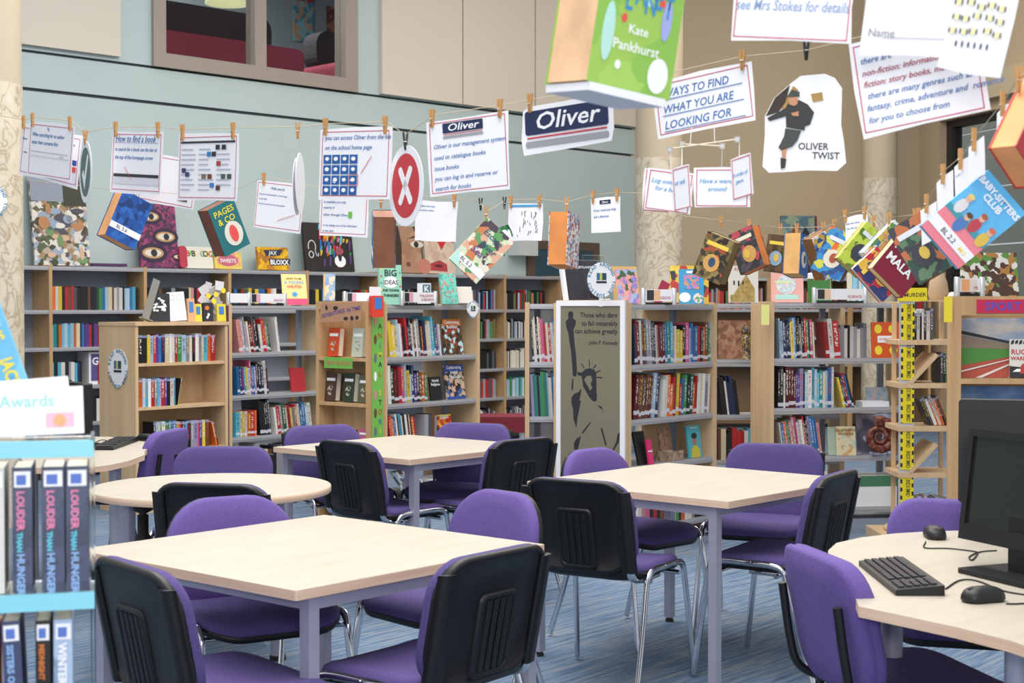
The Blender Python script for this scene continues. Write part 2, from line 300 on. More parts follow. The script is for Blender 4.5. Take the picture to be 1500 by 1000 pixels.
ME = {'seat': seat_mesh(), 'cushion': back_cushion(purple), 'cushion_b': back_cushion(purple_b), 'cushion_r': back_cushion(purple_b, BR), 'shell_r': back_shell(BR, .965), 'shell': back_shell(), 'handle': back_handle()}
def side_frame(s):
    x = .245*s; return smooth_path([(x+.02*s, .235, .012), (x+.008*s, .205, .25), (x, .183, .40), (x, .165, .452), (x, .12, .468), (x, 0, .468), (x, -.08, .466), (x, -.125, .448), (x, -.145, .40), (x+.008*s, -.195, .22), (x+.02*s, -.265, .012)], 5)
def half(path, front): n = len(path)//2; return path[:n+1] if front else path[n:]
def chair(label, px, py, yaw, kind='shell', zt=.812, group='purple and black library chairs'):
    """stands so that the middle of its backrest's top edge is seen at the pixel; yaw = facing, degrees right of the view axis"""
    fw = cw(math.sin(math.radians(yaw)), math.cos(math.radians(yaw))); p = WZ(px, py, zt)+fw*.275
    t = thing('library_chair', label, 'chair', (p.x, p.y, 0), math.atan2(fw.y, fw.x)-PI/2, group)
    mk('seat', ME['seat'][0], t); mk('seat_pan', ME['seat'][1], t)
    fm = chrome if kind != 'bar' else black
    bk = mk('backrest', ME[{'shell': 'cushion', 'round': 'cushion_r', 'bar': 'cushion_b'}[kind]], t)
    if kind != 'bar':
        sh = mk('back_shell', ME['shell' if kind == 'shell' else 'shell_r'], t); mk('moulded_panel', ME['handle'], sh)
    else:
        if 'rear' not in ME:
            m = MB(); padded(m, BO, [(.97, 0), (.985, .012), (.97, .022), (.92, .028), (.6, .03), (.2, .03)], back_pt); ME['rear'] = m.mesh('rear_cushion', purple_b)
        mk('rear_cushion', ME['rear'], t)
    for s in (-1, 1):
        pth = side_frame(s)
        for fr in (1, 0):
            k = ('leg', kind == 'bar', s, fr)
            if k not in ME: ME[k] = MB().tube(half(pth, fr), .0135, 8, flat=.8).mesh('leg', fm)
            mk('leg', ME[k], t)
        k = ('sup', kind == 'bar', s)
        if k not in ME:
            if kind == 'bar': q = smooth_path([(.16*s, .0, .43), (.165*s, -.15, .435), (.175*s, -.235, .47), (.18*s, -.262, .55), (.18*s, -.285, .70)], 5)
            else: q = smooth_path([(.205*s, .02, .432), (.208*s, -.13, .432), (.208*s, -.19, .452), (.205*s, -.205, .50), (.2*s, -.222, .58)], 5)
            ME[k] = MB().tube(q, .012, 8, flat=1.5 if kind != 'bar' else 1.2).mesh('back_support', fm if kind != 'bar' else black)
        mk('back_support', ME[k], t)
    if ('bars', kind == 'bar') not in ME: ME[('bars', kind == 'bar')] = MB().tube([(-.245, .14, .425), (.245, .14, .425)], .009, 8).tube([(-.245, -.1, .425), (.245, -.1, .425)], .009, 8).mesh('crossbars', fm)
    mk('crossbars', ME[('bars', kind == 'bar')], t)
    return t
chair('black backed chair at near left corner of the nearest square table', 184, 825, 51)
chair('black backed chair at the near right side of the nearest square table', 735, 806, -52)
chair('purple chair facing the camera across the far left side of the nearest table', 330, 727, 149, 'round')
chair('purple chair at the far right side of the nearest square table', 743, 719, 229, 'round')
chair('black backed chair pushed up to the near side of the round table', 305, 708, 12)
chair('purple chair facing the camera beyond the round table', 330, 653, 180)
chair('purple chair at the back left of the farthest square table', 466, 622, 146)
chair('black backed chair at the front left of the farthest square table', 502, 646, 46)
chair('purple chair behind the farthest square table, back to the bookshelves', 698, 619, 203)
chair('black backed chair at the front right of the farthest square table', 771, 642, -44)
chair('purple chair in front of the statue quotation panel', 861, 657, 134, 'round')
chair('black backed chair with chrome legs in front of the middle table', 838, 702, 32)
chair('purple chair behind the middle table facing the camera', 1138, 649, 202)
chair('black backed chair at the right side of the middle table', 1234, 692, -58)
chair('violet chair drawn up to the right computer desk, nearest the camera', 1190, 808, 78, 'bar')
chair('violet chair half hidden behind the right computer monitor', 1404, 731, 195, 'bar')
chair('violet chair seen edge on at the left computer desk', 254, 629, -78, 'bar')
# ================================================================ round table
rp = cw((309-750)/F*6.08, 6.08)
t = thing('round_table', 'round maple table on a grey post with black height crank', 'table', (rp.x, rp.y, 0))
MB().lathe([(.48, .7035), (.482, .706), (.482, .727), (.48, .7295)], 48, 1).lathe([(.4795, .7294), (.4795, .7302)], 48, 0).build('tabletop', [top_m, edge_m], t)
q = cw(-.33, -.04)-cw(0, 0); q2 = cw(-.24, -.16)-cw(0, 0); q3 = cw(.25, .1)-cw(0, 0)
for a in (q, q3):
    l = MB().lathe([(.03, .02), (.03, .70)], 16, 0, (a.x, a.y)).build('leg', steel, t); MB().lathe([(.034, 0), (.034, .02)], 16, 0, (a.x, a.y)).build('foot', blackm, l)
MB().lathe([(.032, .2), (.032, .55), (.022, .56), (.022, .635), (.012, .64), (.04, .655), (.04, .665), (.014, .68), (.014, .702)], 16, 0, (q2.x, q2.y)).build('height_crank', blackm, t)
MB().box((-.3, -.02, .68), (.3, .02, .703)).build('support_bar', blackm, t)
# ================================================================ books
PAL = dict(k='1c1c22', n='22305a', b='2f6fae', c='59b4cf', t='2f8a86', g='3f8a4e', G='23503a', y='e0c23c', o='d8682e', r='b8262e', m='5e1420', p='5a3a8a', P='d05a8a', w='e4e0da', s='9a9aa2', S='55565e', e='d8cba8', d='6a4630', l='a8a0cc', q='a9c6dc', i='c88a8a')
CNAME = dict(k='black', n='navy', b='blue', c='sky blue', t='teal', g='green', G='dark green', y='yellow', o='orange', r='red', m='maroon', p='purple', P='pink', w='white', s='grey', S='dark grey', e='cream', d='brown', l='lilac', q='pale blue', i='dusty pink')
ORD = 'first second third fourth fifth sixth seventh eighth ninth tenth eleventh twelfth thirteenth fourteenth fifteenth sixteenth seventeenth eighteenth nineteenth twentieth'.split()
def ordw(n): return ORD[n] if n < 20 else ('twenty-'+ORD[n-20] if n < 29 else ('thirtieth' if n == 29 else 'thirty-'+ORD[n-30]))
def cover_mat(name, lab):
    """printed spine: the book's own colour, title strokes and, on non-fiction, a white class label"""
    m = mat(name, 'ffffff', .42); nt = m.node_tree; b = nt.nodes['Principled BSDF']; oi = nd(m, 'ShaderNodeObjectInfo'); tc = nd(m, 'ShaderNodeTexCoord'); sp = nd(m, 'ShaderNodeSeparateXYZ'); lk(m, tc.outputs['Object'], sp.inputs[0])
    def mth(op, a, c=None):
        n = nd(m, 'ShaderNodeMath', operation=op)
        for i, v in enumerate((a, c)):
            if v is None: continue
            if hasattr(v, 'is_linked'): lk(m, v, n.inputs[i])
            else: n.inputs[i].default_value = v
        return n.outputs[0]
    def band(v, a, c): return mth('MULTIPLY', mth('GREATER_THAN', v, a), mth('LESS_THAN', v, c))
    cb = nd(m, 'ShaderNodeCombineXYZ'); lk(m, mth('MULTIPLY', sp.outputs[0], 3.0), cb.inputs[0]); lk(m, mth('MULTIPLY', sp.outputs[2], 26.0), cb.inputs[2]); lk(m, mth('MULTIPLY', oi.outputs['Random'], 57.0), cb.inputs[1])
    n = nd(m, 'ShaderNodeTexNoise'); n.inputs['Scale'].default_value = 1; n.inputs['Detail'].default_value = 2; lk(m, cb.outputs[0], n.inputs['Vector'])
    title = mth('MULTIPLY', mth('MULTIPLY', mth('GREATER_THAN', n.outputs[0], .52), band(sp.outputs[0], .26, .74)), band(sp.outputs[2], .32, .93))
    title = mth('MULTIPLY', title, mth('LESS_THAN', sp.outputs[1], .02)); wn = nd(m, 'ShaderNodeTexWhiteNoise', noise_dimensions='1D'); lk(m, oi.outputs['Random'], wn.inputs['W'])
    tcol = ramp(m, wn.outputs['Value'], [(0, 'e8e4da'), (.45, 'e8c84a'), (.6, '2a2a30'), (.8, 'd8d8e4'), (.9, 'c03a40')], 'CONSTANT')
    mx = nd(m, 'ShaderNodeMixRGB'); lk(m, mth('MULTIPLY', title, .8), mx.inputs[0]); lk(m, oi.outputs['Color'], mx.inputs[1]); lk(m, tcol, mx.inputs[2]); out = mx.outputs[0]
    z0, z1 = (.075, .195) if lab == 1 else (.90, .985)
    zl = mth('SUBTRACT', sp.outputs[2], mth('MULTIPLY', oi.outputs['Random'], .09 if lab == 1 else .0)); l = mth('MULTIPLY', band(zl, z0 if lab == 2 else .04, z1 if lab == 2 else .13), mth('LESS_THAN', sp.outputs[1], .02)); mx2 = nd(m, 'ShaderNodeMixRGB'); lk(m, mth('MULTIPLY', l, .9 if lab == 1 else .55), mx2.inputs[0]); lk(m, out, mx2.inputs[1]); mx2.inputs[2].default_value = lin('cfcfd8' if lab == 1 else 'aab4d8'); out = mx2.outputs[0]
    lk(m, out, b.inputs['Base Color']); return m
cov_nf, cov_f = cover_mat('non_fiction_cover', 1), cover_mat('paperback_cover', 2)
def unit_book(m):
    b = MB(); b.box((0, 0, 0), (1, .035, 1)); b.box((0, .035, 0), (.09, 1, 1)); b.box((.91, .035, 0), (1, 1, 1)); b.box((.09, .035, .012), (.91, .975, .988), 1); return b.mesh('book', [m, pages])
BM = {1: unit_book(cov_nf), 2: unit_book(cov_f)}
NBOOK = [0]
far = MB(); fcols = []
def books(fr, z, x0, x1, spec, phrase, group, kind=1, lean=0, hr=(.21, .28), yin=.02, depth=None, small=False):
    """a run of books filling x0..x1 of a shelf at height z; fr = (origin, rz)"""
    rnd = random.Random(phrase); n = len(spec); ths = [rnd.uniform(.6, 1.5) for _ in spec]; a = math.radians(lean); sh = hr[1]*math.sin(abs(a))*.95; x0 += sh if a < 0 else 0; x1 -= sh if a > 0 else 0; k = (x1-x0)/sum(ths)*math.cos(a); x = x0
    R3 = Matrix.Rotation(fr[1], 3, 'Z'); org = Vector(fr[0])
    for i, ch in enumerate(spec):
        t = ths[i]*k; h = rnd.uniform(*hr); d = depth or (h*.72 if kind == 1 else .128); st = t/math.cos(a)
        if small:
            c = lin(PAL[ch]); j = rnd.uniform(.65, 1.0); xx = x if a <= 0 else x+st-t*math.cos(a)
            T = Matrix.Translation(org+R3 @ Vector((xx, yin, z+(t*math.sin(a) if a > 0 else 0)+.0005))) @ Matrix.Rotation(fr[1], 4, 'Z') @ Matrix.Rotation(a, 4, 'Y')
            far.box((0, 0, 0), (t*.96, d, h), 0, T); fcols.extend([(c[0]*j, c[1]*j, c[2]*j, 1)]*6)
        elif ch != ' ':
            o = bpy.data.objects.new('book', BM[kind]); C.objects.link(o); c = lin(PAL[ch]); j = rnd.uniform(.6, 1.0); o.color = (c[0]*j, c[1]*j, c[2]*j, 1)
            xx = x if a <= 0 else x+st-t*math.cos(a)
            o.location = org+R3 @ Vector((xx, yin+rnd.uniform(0, .006), z+(t*math.sin(a) if a > 0 else 0)+.0005)); o.rotation_euler = (0, a, fr[1]); o.scale = (t*.97, d, h)
            tag(o, '%s %s, %s from left on %s' % (CNAME[ch], 'book' if kind == 1 else 'paperback', ordw(i), phrase), 'book', group); NBOOK[0] += 1
        x += st
# ================================================================ shelving
SHELF_SEQ = {}
def metal_shelf(root, x0, x1, y0, y1, z, lip=.034, name='shelf'):
    m = MB(); m.box((x0, y0+.006, z-.018), (x1, y1, z)); m.box((x0, y0, z-lip), (x1, y0+.006, z+.002)); m.box((x0, y0-.003, z-lip*.62), (x1, y0, z-lip*.35)); return m.build(name, shelfm, root)
def gondola(label, x, d, th, L, depth, zs, top, name='bookshelf_unit', back=None, end_col=None, pz=None, half=True):
    """open metal shelving between beech end panels; origin = front left foot"""
    o = cw(x, d); r = ang(th); t = thing(name, label, 'bookshelf', o, r); pz = pz or top+.012
    for a in (0, L-.028): MB().box((a, 0, 0), (a+.028, depth, pz)).build('side_panel', wood2, t)
    if end_col: MB().box((-.004, .004, .02), (0, depth-.004, pz-.01)).build('end_facing', end_col, t)
    metal_shelf(t, .028, L-.028, .012, depth-.012, top, .03, 'top_shelf')
    for z in zs:
        metal_shelf(t, .028, L-.028, .012, .25 if half else depth-.02, z)
        if half and depth > .5: metal_shelf(t, .028, L-.028, depth-.25, depth-.01, z-.03, .02)
    yu = depth/2 if depth > .5 else depth-.03
    for a in (.06, L-.10): MB().box((a, yu-.015, .02), (a+.04, yu+.015, top-.02)).build('upright', shelfd, t)
    MB().box((.028, .03, 0), (L-.028, depth-.03, .07)).build('plinth', shelfd, t)
    if back: MB().box((.028, depth-.012, .07), (L-.028, depth-.004, top-.02)).build('back_panel', back, t)
    return (o, r, t)
YG = math.degrees(G)
# wall bookcases
zt = 1.81; bx = [onp(p, 420, P0, RW, -.33)[0] for p in (71, 210, 334, 448)]; step = (bx[3]-bx[0])/3; posts = [bx[0]-step]+bx+[bx[3]+step*k for k in (1, 2, 3, 4)]
WZS = (1.43, 1.115, .79, .475, .15); WF = (P0, RW); BAYS = []
names = ['wall bookcase beside the left column', 'wall bookcase under the crowd painting', 'wall bookcase under the eyes painting', 'wall bookcase under the yellow box canvas', 'wall bookcase under the lion painting', 'wall bookcase under the face painting', 'wall bookcase behind the rainforest book', 'wall bookcase beside the teal door']
for i, nm in enumerate(names):
    a, b = posts[i], posts[i+1]; o = at_wall(a, -.34, 0); t = thing('wall_bookcase', 'tall beech '+nm, 'bookcase', o, RW, 'tall bookcases along the left wall'); L = b-a; BAYS.append((o, RW, t, L))
    MB().box((0, 0, 0), (.03, .31, zt)).build('side_panel', wood, t)
    if i == len(names)-1: MB().box((L, 0, 0), (L+.03, .31, zt)).build('side_panel', wood, t)
    metal_shelf(t, .03, L, .004, .3, zt-.012, .03, 'top_shelf')
    for z in WZS: metal_shelf(t, .03, L, .004, .3, z, .03)
    MB().box((.03, .295, .05), (L, .305, zt-.03)).build('back_panel', shelfd, t)
def bayrow(i, z, xa, xb, spec, phrase, group='paperbacks on the wall bookcases', **k):
    o, r, t, L = BAYS[i]; books((o, r), z, .03+(L-.03)*xa, .03+(L-.03)*xb, spec, phrase, group, 2, hr=(.19, .205), yin=.05, small=True, **k)
bayrow(1, 1.43, .02, .97, 'owykrdrSkkkkdkkGgbqedwswkqqbck', 'top row under the crowd painting')
bayrow(1, 1.115, .02, .97, 'ctGocqcqoenbpprkprkkrkbckwrkbk', 'second row under the crowd painting')
bayrow(1, .79, .02, .34, 'ckcwkswcnk', 'third row under the crowd painting'); bayrow(1, .79, .52, .9, 'rkrrkkbtkr', 'third row right of the letter box')
bayrow(1, .475, .45, .95, 'kwkpPlwkbkspkr', 'fourth row under the crowd painting')
bayrow(2, 1.43, .05, .9, 'kbkkdkkkskkkkeikrkkkbkkk', 'top row under the eyes painting')
bayrow(3, 1.43, .03, .95, 'kbkrSgykybbkoewkksewkdkk', 'top row under the yellow box canvas')
bayrow(4, 1.43, .03, .7, 'kkkkykbkwkkokkkkkSkkbk', 'top row under the lion painting'); bayrow(4, 1.43, .78, .95, 'rgod', 'top row right end under the lion painting')
# far rows too small to pick apart
rnd = random.Random(5)
def far_row(o, r, x0, x1, z, pal, hr=(.17, .22), fill=1.0):
    T = Matrix.Translation(o) @ Matrix.Rotation(r, 4, 'Z'); x = x0
    while x < x1:
        t = rnd.uniform(.014, .03); c = rnd.choice(pal)
        if rnd.random() < fill: far.box((x, .06, z), (x+t*.93, .19, z+rnd.uniform(*hr)), 0, T); fcols.extend([lin(PAL[c])]*6)
        x += t
for i in (6, 7):
    o, r, t, L = BAYS[i]
    for z, pal in zip(WZS, ('kknSsbqr' if i == 6 else 'kGgrokdskq', 'rkgSs' if i == 6 else 'dswkweq', 'kkS' if i == 6 else 'wwewk', 'rrsS' if i == 6 else 'gqccqw', 'kkwsS')): far_row(o, r, .35 if i == 6 else .05, L-.08 if i == 6 else L-.2, z, pal)
o, r, t, L = BAYS[5]; far_row(o, r, .1, L-.05, WZS[0], 'kkSnskd'); o, r, t, L = BAYS[0]; far_row(o, r, .5, L-.3, WZS[0], 'wsw')
# low wall shelving under the beige wall
for k, lb in enumerate(('far beech shelving right of the round column', 'far beech shelving below the portrait of a woman', 'far beech shelving beneath the slim column')):
    o = cw(2.1+.96*k, 17.85); t = thing('wall_bookcase', lb, 'bookcase', o, ang(90), 'low bookcases along the beige wall')
    for a in (0, .93): MB().box((a, 0, 0), (a+.03, .31, 1.81)).build('side_panel', wood, t)
    metal_shelf(t, .03, .93, .004, .3, 1.8, .03, 'top_shelf'); MB().box((.03, .295, .05), (.93, .305, 1.78)).build('back_panel', mat('far_back_panel', '7d6248', .7), t)
    for z in (1.43, 1.1, .78): metal_shelf(t, .03, .93, .004, .3, z, .03)
    far_row(o, ang(90), .05, .9, 1.43, 'rrowgGksdd', (.2, .27), .8)
# low beech bookcase on the left
o = cw((198-750)/F*10.5, 10.5); r = G-.70; t = thing('low_bookcase', 'low beech bookcase with badge on its side and paperbacks', 'bookcase', o, r); L, D = .82, .43; LB = (o, r, t)
m = MB(); m.box((0, 0, 0), (.025, D, 1.325)); m.build('side_panel', wood2, t); MB().box((L-.025, 0, 0), (L, D, 1.325)).build('side_panel', wood2, t)
MB().box((-.006, -.008, 1.325), (L+.006, D, 1.35)).build('top_board', wood2, t); MB().box((.025, .27, .06), (L-.025, .28, 1.325)).build('back_panel', wood2, t); MB().box((.025, .01, 0), (L-.025, .03, .06)).build('plinth', wood2, t)
for z in (1.061, .751, .435, .085): MB().box((.025, .008, z-.022), (L-.025, .27, z)).build('shelf', wood2, t)
g = 'paperbacks in the low beech bookcase'; q = (LB[0], LB[1])
books(q, 1.061, .04, .72, 'kkyqrpbnewwrgqswkwsecor', 'upper shelf of the low bookcase', g, 2, hr=(.19, .205))
books(q, .751, .03, .36, 'koqcwrsclrpkwc', 'middle shelf of the low bookcase', g, 2, hr=(.19, .205)); books(q, .751, .37, .42, 'ky', 'leaning middle shelf pair, low bookcase', g, 2, 12, (.19, .205))
books(q, .435, .17, .66, 'kqetwgtkbyrkbckslPpyd', 'lower shelf of the low bookcase', g, 2, hr=(.19, .205)); books(q, .435, .68, .75, 'ok', 'leaning lower shelf end, low bookcase', g, 2, -14, (.18, .2))
books(q, .085, .04, .22, 'rwkrg', 'bottom shelf of the low bookcase', g, 2, small=True, hr=(.19, .205))
# gondolas
ZS = (1.11, .787, .47, .15)
ENG = gondola('metal shelf unit with purple end and the english sign', (335.5-750)/F*11.27, 11.27, YG, 1.0, .28, ZS, 1.465, end_col=mat('plum_facing', '6a4870', .6))
S5 = gondola('metal shelf unit with religion books beside the animal strip', (563-750)/F*10.28, 10.28, YG, .99, .55, ZS, 1.468)
S7 = gondola('metal shelf unit right of the statue quotation panel', (921-750)/F*8.72, 8.72, YG, .95, .557, (1.116, .795, .518, .15), 1.47)
S9 = gondola('narrow metal shelf unit left of the statue quotation panel', (769-750)/F*9.62, 9.62, 91, .56, .3, (1.104, .752, .44, .15), 1.475, back=shelfm, half=False)
S6 = gondola('metal shelf unit holding the Egyptian picture and cat figure', (1040-750)/F*10.32, 10.32, 85, .95, .3, (1.094, .713, .40, .12), 1.478, half=False)
S8 = gondola('metal shelf unit with science books and a fossil', (1128-750)/F*9.7, 9.7, 82, .98, .42, (1.122, .80, .485, .15), 1.482)
def run(U, z, pa, pb, spec, phrase, **k):
    a = onp(pa, 550, U[0], U[1], .02)[0]; b = onp(pb, 550, U[0], U[1], .02)[0]; books((U[0], U[1]), z, a, b, spec, phrase, k.pop('group', 'non-fiction books on the metal shelf units'), **k)
run(ENG, 1.11, 345, 398, 'iisslemrSkkwrPgk', 'top shelf of the english unit', lean=-9); run(ENG, 1.11, 402, 411, 'ww', 'white leaning pair on the english unit', lean=-8)
run(ENG, .787, 346, 394, 'bnpcyqPbblkknwk', 'second shelf of the english unit', lean=-5, hr=(.2, .27)); run(ENG, .47, 346, 376, 'ceyworo', 'third shelf left end of the english unit', hr=(.18, .21)); run(ENG, .47, 378, 398, 'kkkkS', 'third shelf middle of the english unit', lean=-6, hr=(.25, .29)); run(ENG, .47, 400, 458, 'wrsGwrysrewbbqw', 'third shelf right end of the english unit', lean=-8, hr=(.19, .24)); run(ENG, .15, 348, 450, 'sSwskwdkssSwdks', 'bottom shelf of the english unit', small=True, hr=(.2, .26))
run(S5, 1.116 if 0 else 1.11, 567, 648, 'yyeqwPkrknwdwskonweqctplw', 'top shelf of the religion unit', lean=-7); run(S5, .787, 567, 627, 'wGmmrPqyqnpkdog', 'second shelf of the religion unit', hr=(.19, .27), lean=-3); run(S5, .47, 568, 612, 'roibwdcwnwkekor', 'third shelf of the religion unit', lean=-9, hr=(.21, .25)); run(S5, .47, 622, 640, 'sSds', 'grey group on the third shelf of the religion unit', small=True, hr=(.2, .23))
run(S7, 1.116, 928, 982, 'nmmwmSssSkwimmmmbt', 'top shelf right of the statue', lean=-4, hr=(.23, .27)); run(S7, 1.116, 983, 1043, 'cswyykPlbbbrkodgq', 'top shelf right end beyond the statue', hr=(.19, .25))
run(S7, .795, 928, 968, 'mmdddmmqn', 'second shelf right of the statue', lean=7, hr=(.23, .27)); run(S7, .795, 970, 1041, 'wwoordyrbgkGorwwewsw', 'second shelf right end beyond the statue', lean=4, hr=(.19, .26)); run(S7, .15, 930, 1040, 'wwiPkrkdrsswgkowwskkGw', 'bottom shelf right of the statue', small=True, hr=(.2, .26))
run(S9, 1.104, 776, 822, 'kwwkwiPrwrwqbwb', 'top shelf left of the statue', lean=-4, hr=(.24, .29)); run(S9, .752, 776, 822, 'lttktgtqwbqrP', 'second shelf left of the statue', small=True, lean=-3, hr=(.25, .29)); run(S9, .44, 776, 822, 'eoyewrd', 'third shelf left of the statue', small=True, hr=(.08, .1))
run(S6, .713, 1052, 1084, 'kkwnnnkk', 'second shelf of the Egyptian unit', small=True, lean=-7, hr=(.22, .27)); run(S6, .40, 1052, 1107, 'dekkrrrwcb', 'third shelf of the Egyptian unit', small=True, hr=(.17, .22))
run(S8, 1.122, 1140, 1194, 'qqnnnnyyqbkSskrgkPe', 'top shelf left end of the science unit', lean=-3, hr=(.22, .28)); run(S8, 1.122, 1206, 1232, 'rwr', 'red and white group on the top science shelf', lean=-5, hr=(.23, .26)); run(S8, 1.122, 1233, 1276, 'sswkwswss', 'pale group on the top science shelf', small=True, hr=(.18, .24), yin=.1)
run(S8, .80, 1140, 1222, 'kkwmmmmpplkqwcqctwqbw', 'second shelf left end of the science unit', hr=(.22, .27)); run(S8, .80, 1224, 1252, 'yknrbk', 'leaning group on the second science shelf', lean=-14, hr=(.2, .24))
run(S8, .485, 1140, 1206, 'wbotGiiPwswrkklbbbi', 'third shelf left end of the science unit', lean=-8, hr=(.22, .27)); run(S8, .15, 1140, 1232, 'swkbswtskwwbs', 'bottom shelf of the science unit', small=True, hr=(.18, .24))
fm = mat('far_book_covers', 'ffffff', .5); _at = nd(fm, 'ShaderNodeAttribute', attribute_name='cover'); lk(fm, _at.outputs['Color'], fm.node_tree.nodes['Principled BSDF'].inputs['Base Color'])
fme = far.mesh('distant_books', fm); ca = fme.color_attributes.new('cover', 'FLOAT_COLOR', 'CORNER')
for p in fme.polygons:
    for li in p.loop_indices: ca.data[li].color = fcols[p.index]
tag(mk('distant_books', fme), 'small distant books on the far wall shelves', 'books', kind='stuff')
print('BOOKS', NBOOK[0])
# ================================================================ display pieces on the shelves
def face(yaw): return G-math.radians(yaw)+PI/2      # heading of a piece whose front looks towards yaw (180 = the camera)
YF = YG+90                                          # fronts of the shelf units
def book3d(root, w, h, t, cover, edge=None, x0=None):
    """cover boards, spine and page block as parts; front at local y = 0"""
    x0 = -w/2 if x0 is None else x0; b = max(.0015, t*.08)
    m = MB(); m.box((x0, 0, 0), (x0+w, b, h)); m.box((x0, t-b, 0), (x0+w, t, h)); m.box((x0, b, 0), (x0+b, t-b, h)); m.build('cover', cover, root)
    MB().box((x0+b, b, b*1.2), (x0+w-b*1.5, t-b, h-b*1.2)).build('page_block', edge or pages, root)
def stand_book(label, px, py, d, z, w, h, t, yaw, cover, tilt=10, name='display_book', cat='book', edge=None):
    """book standing cover-out: base centre at the pixel column px, on a surface of height z"""
    p = W(px, py, d); r = thing(name, label, cat, (p.x, p.y, z+max(0, t*math.sin(math.radians(tilt)))+.004), rot=Euler((math.radians(-tilt), 0, face(yaw)), 'XYZ')); book3d(r, w, h, t, cover, edge); return r
def sign_holder(label, pa, pb, d, z, yaw, word, split=.0, colours=('2a2a32', 'd8a0b0')):
    p = W((pa+pb)/2, 440, d); L = abs(W(pb, 440, d).x-W(pa, 440, d).x); L = (W(pb, 440, d)-W(pa, 440, d)).length/max(.35, abs(math.cos(math.radians(yaw-180-math.degrees(math.atan(((pa+pb)/2-750)/F))))))
    r = thing('shelf_sign', label, 'sign', (p.x, p.y, z), face(yaw)); xs = [-L/2, L/2]+([-L/2+split*L] if split else [])
    for x in xs: MB().lathe([(.016, .0), (.016, .095), (.013, .1)], 12, 0, (x, .02)).build('end_post', alum, r)
    MB().box((-L/2, .012, .022), (L/2, .022, .092)).build('sign_panel', white, r); MB().box((-L/2, .014, .0), (L/2, .03, .014)).build('foot_strip', blackm, r)
    a = -L/2+split*L+.02; patchr(r, a, .026, a+.045, .088, mat('p_'+colours[0], colours[0], .5), .0118); patchr(r, a+.045, .026, a+.085, .088, mat('p_'+colours[1], colours[1], .5), .0118)
    for i, wd in enumerate(word.split('|')): text(r, wd, .024, L/2-.025, .034+.026*(len(word.split('|'))-1-i), mat('rose_print', 'b8586a', .6), .0105, 'RIGHT')
    return r
ZT = 1.4675
sign_holder('english shelf sign between aluminium posts on the top shelf', 338, 420, 11.5, 1.468, YF, 'ENGLISH', .36)
r = stand_book('yellow and pink how to be a young writer book leaning on stand', 433, 446, 11.85, 1.468, .2, .25, .012, YF+25, mat('butter_cover', 'efd48a', .45), 14)
for i, (s, m_, z) in enumerate((('HOW TO BE', mat('brown_print', '7a5a30'), .205), ('A YOUNG', mat('sky_print', '4a9ad0'), .17), ('WRITER', mat('coral_print', 'e0504e'), .135))): text(r, s, .034 if i else .022, 0, z, m_, -.001, 'CENTER', bold=.0008)
patchr(r, -.1, .0, .1, .05, mat('pink_band', 'e04a72', .5)); patch(r, ell(0, .085, .022, .02), mat('sky_print', '4a9ad0'))
r = stand_book('slim blue and orange book leaning above the adventures display', 482, 441, 11.4, 1.497, .09, .22, .012, YF+45, art('slim_cover', ['7f9ab0', 'c8b89a', '6e86b8']), 20)
MB().box((-.045, -.002, 0), (-.035, 0, .22)).build('spine_strip', mat('orange_strip', 'd89a3c'), r)
sign_holder('white and pink shelf sign behind the red scanner box', 508, 547, 10.75, 1.468, YF, 'RE')
r = stand_book('mint green big ideas for young thinkers book standing upright', 573, 444, 10.35, ZT, .165, .275, .03, YF+22, mat('mint_cover', '92cdb4', .45), 3)
patch(r, ell(.0, .155, .055, .04), white_ink)
for s, z, k, m_ in (('BIG', .198, .062, dark_ink), ('IDEAS', .14, .042, dark_ink), ('FOR YOUNG', .092, .021, dark_ink), ('THINKERS', .055, .025, dark_ink)): text(r, s, k, 0, z, m_, -.002, 'CENTER', bold=.001)
for k in range(10): patch(r, ell((-.07 if k % 2 else .07), .03+.024*k, .006, .008, 8), (yellow_p, red_p, teal_ink)[k % 3])
sign_holder('philosophy and religion shelf sign between aluminium posts', 592, 641, 10.5, ZT, YF, 'PHILOSOPHY|& RELIGION')
p = W(624, 424, 10.75); r = thing('letter_block', 'small white block with letter K behind the religion sign', 'sign', (p.x, p.y, ZT), face(YF+20)); MB().box((-.04, 0, .0), (.04, .06, .16)).build('block', white, r); patchr(r, -.028, .09, .034, .152, mat('slate_print', '5a7484')); text(r, 'K', .06, .003, .1, white_ink, -.0022, 'CENTER')
r = stand_book('teal patterned book on a clear stand near the shelf badge', 660, 443, 10.75, ZT, .12, .225, .035, YF+25, art('teal_pattern', ['66bfae', '66bfae', '4a9a90', 'b08a80'], 30), 14)
MB().box((-.05, -.03, 0), (.05, -.027, .05)).build('clear_stand', glass, r)
r = stand_book('pale card wedge beside the teal patterned book', 683, 443, 10.9, ZT, .12, .125, .05, YF+20, mat('pale_card', 'cfcac2'), 16, 'card_wedge', 'card')
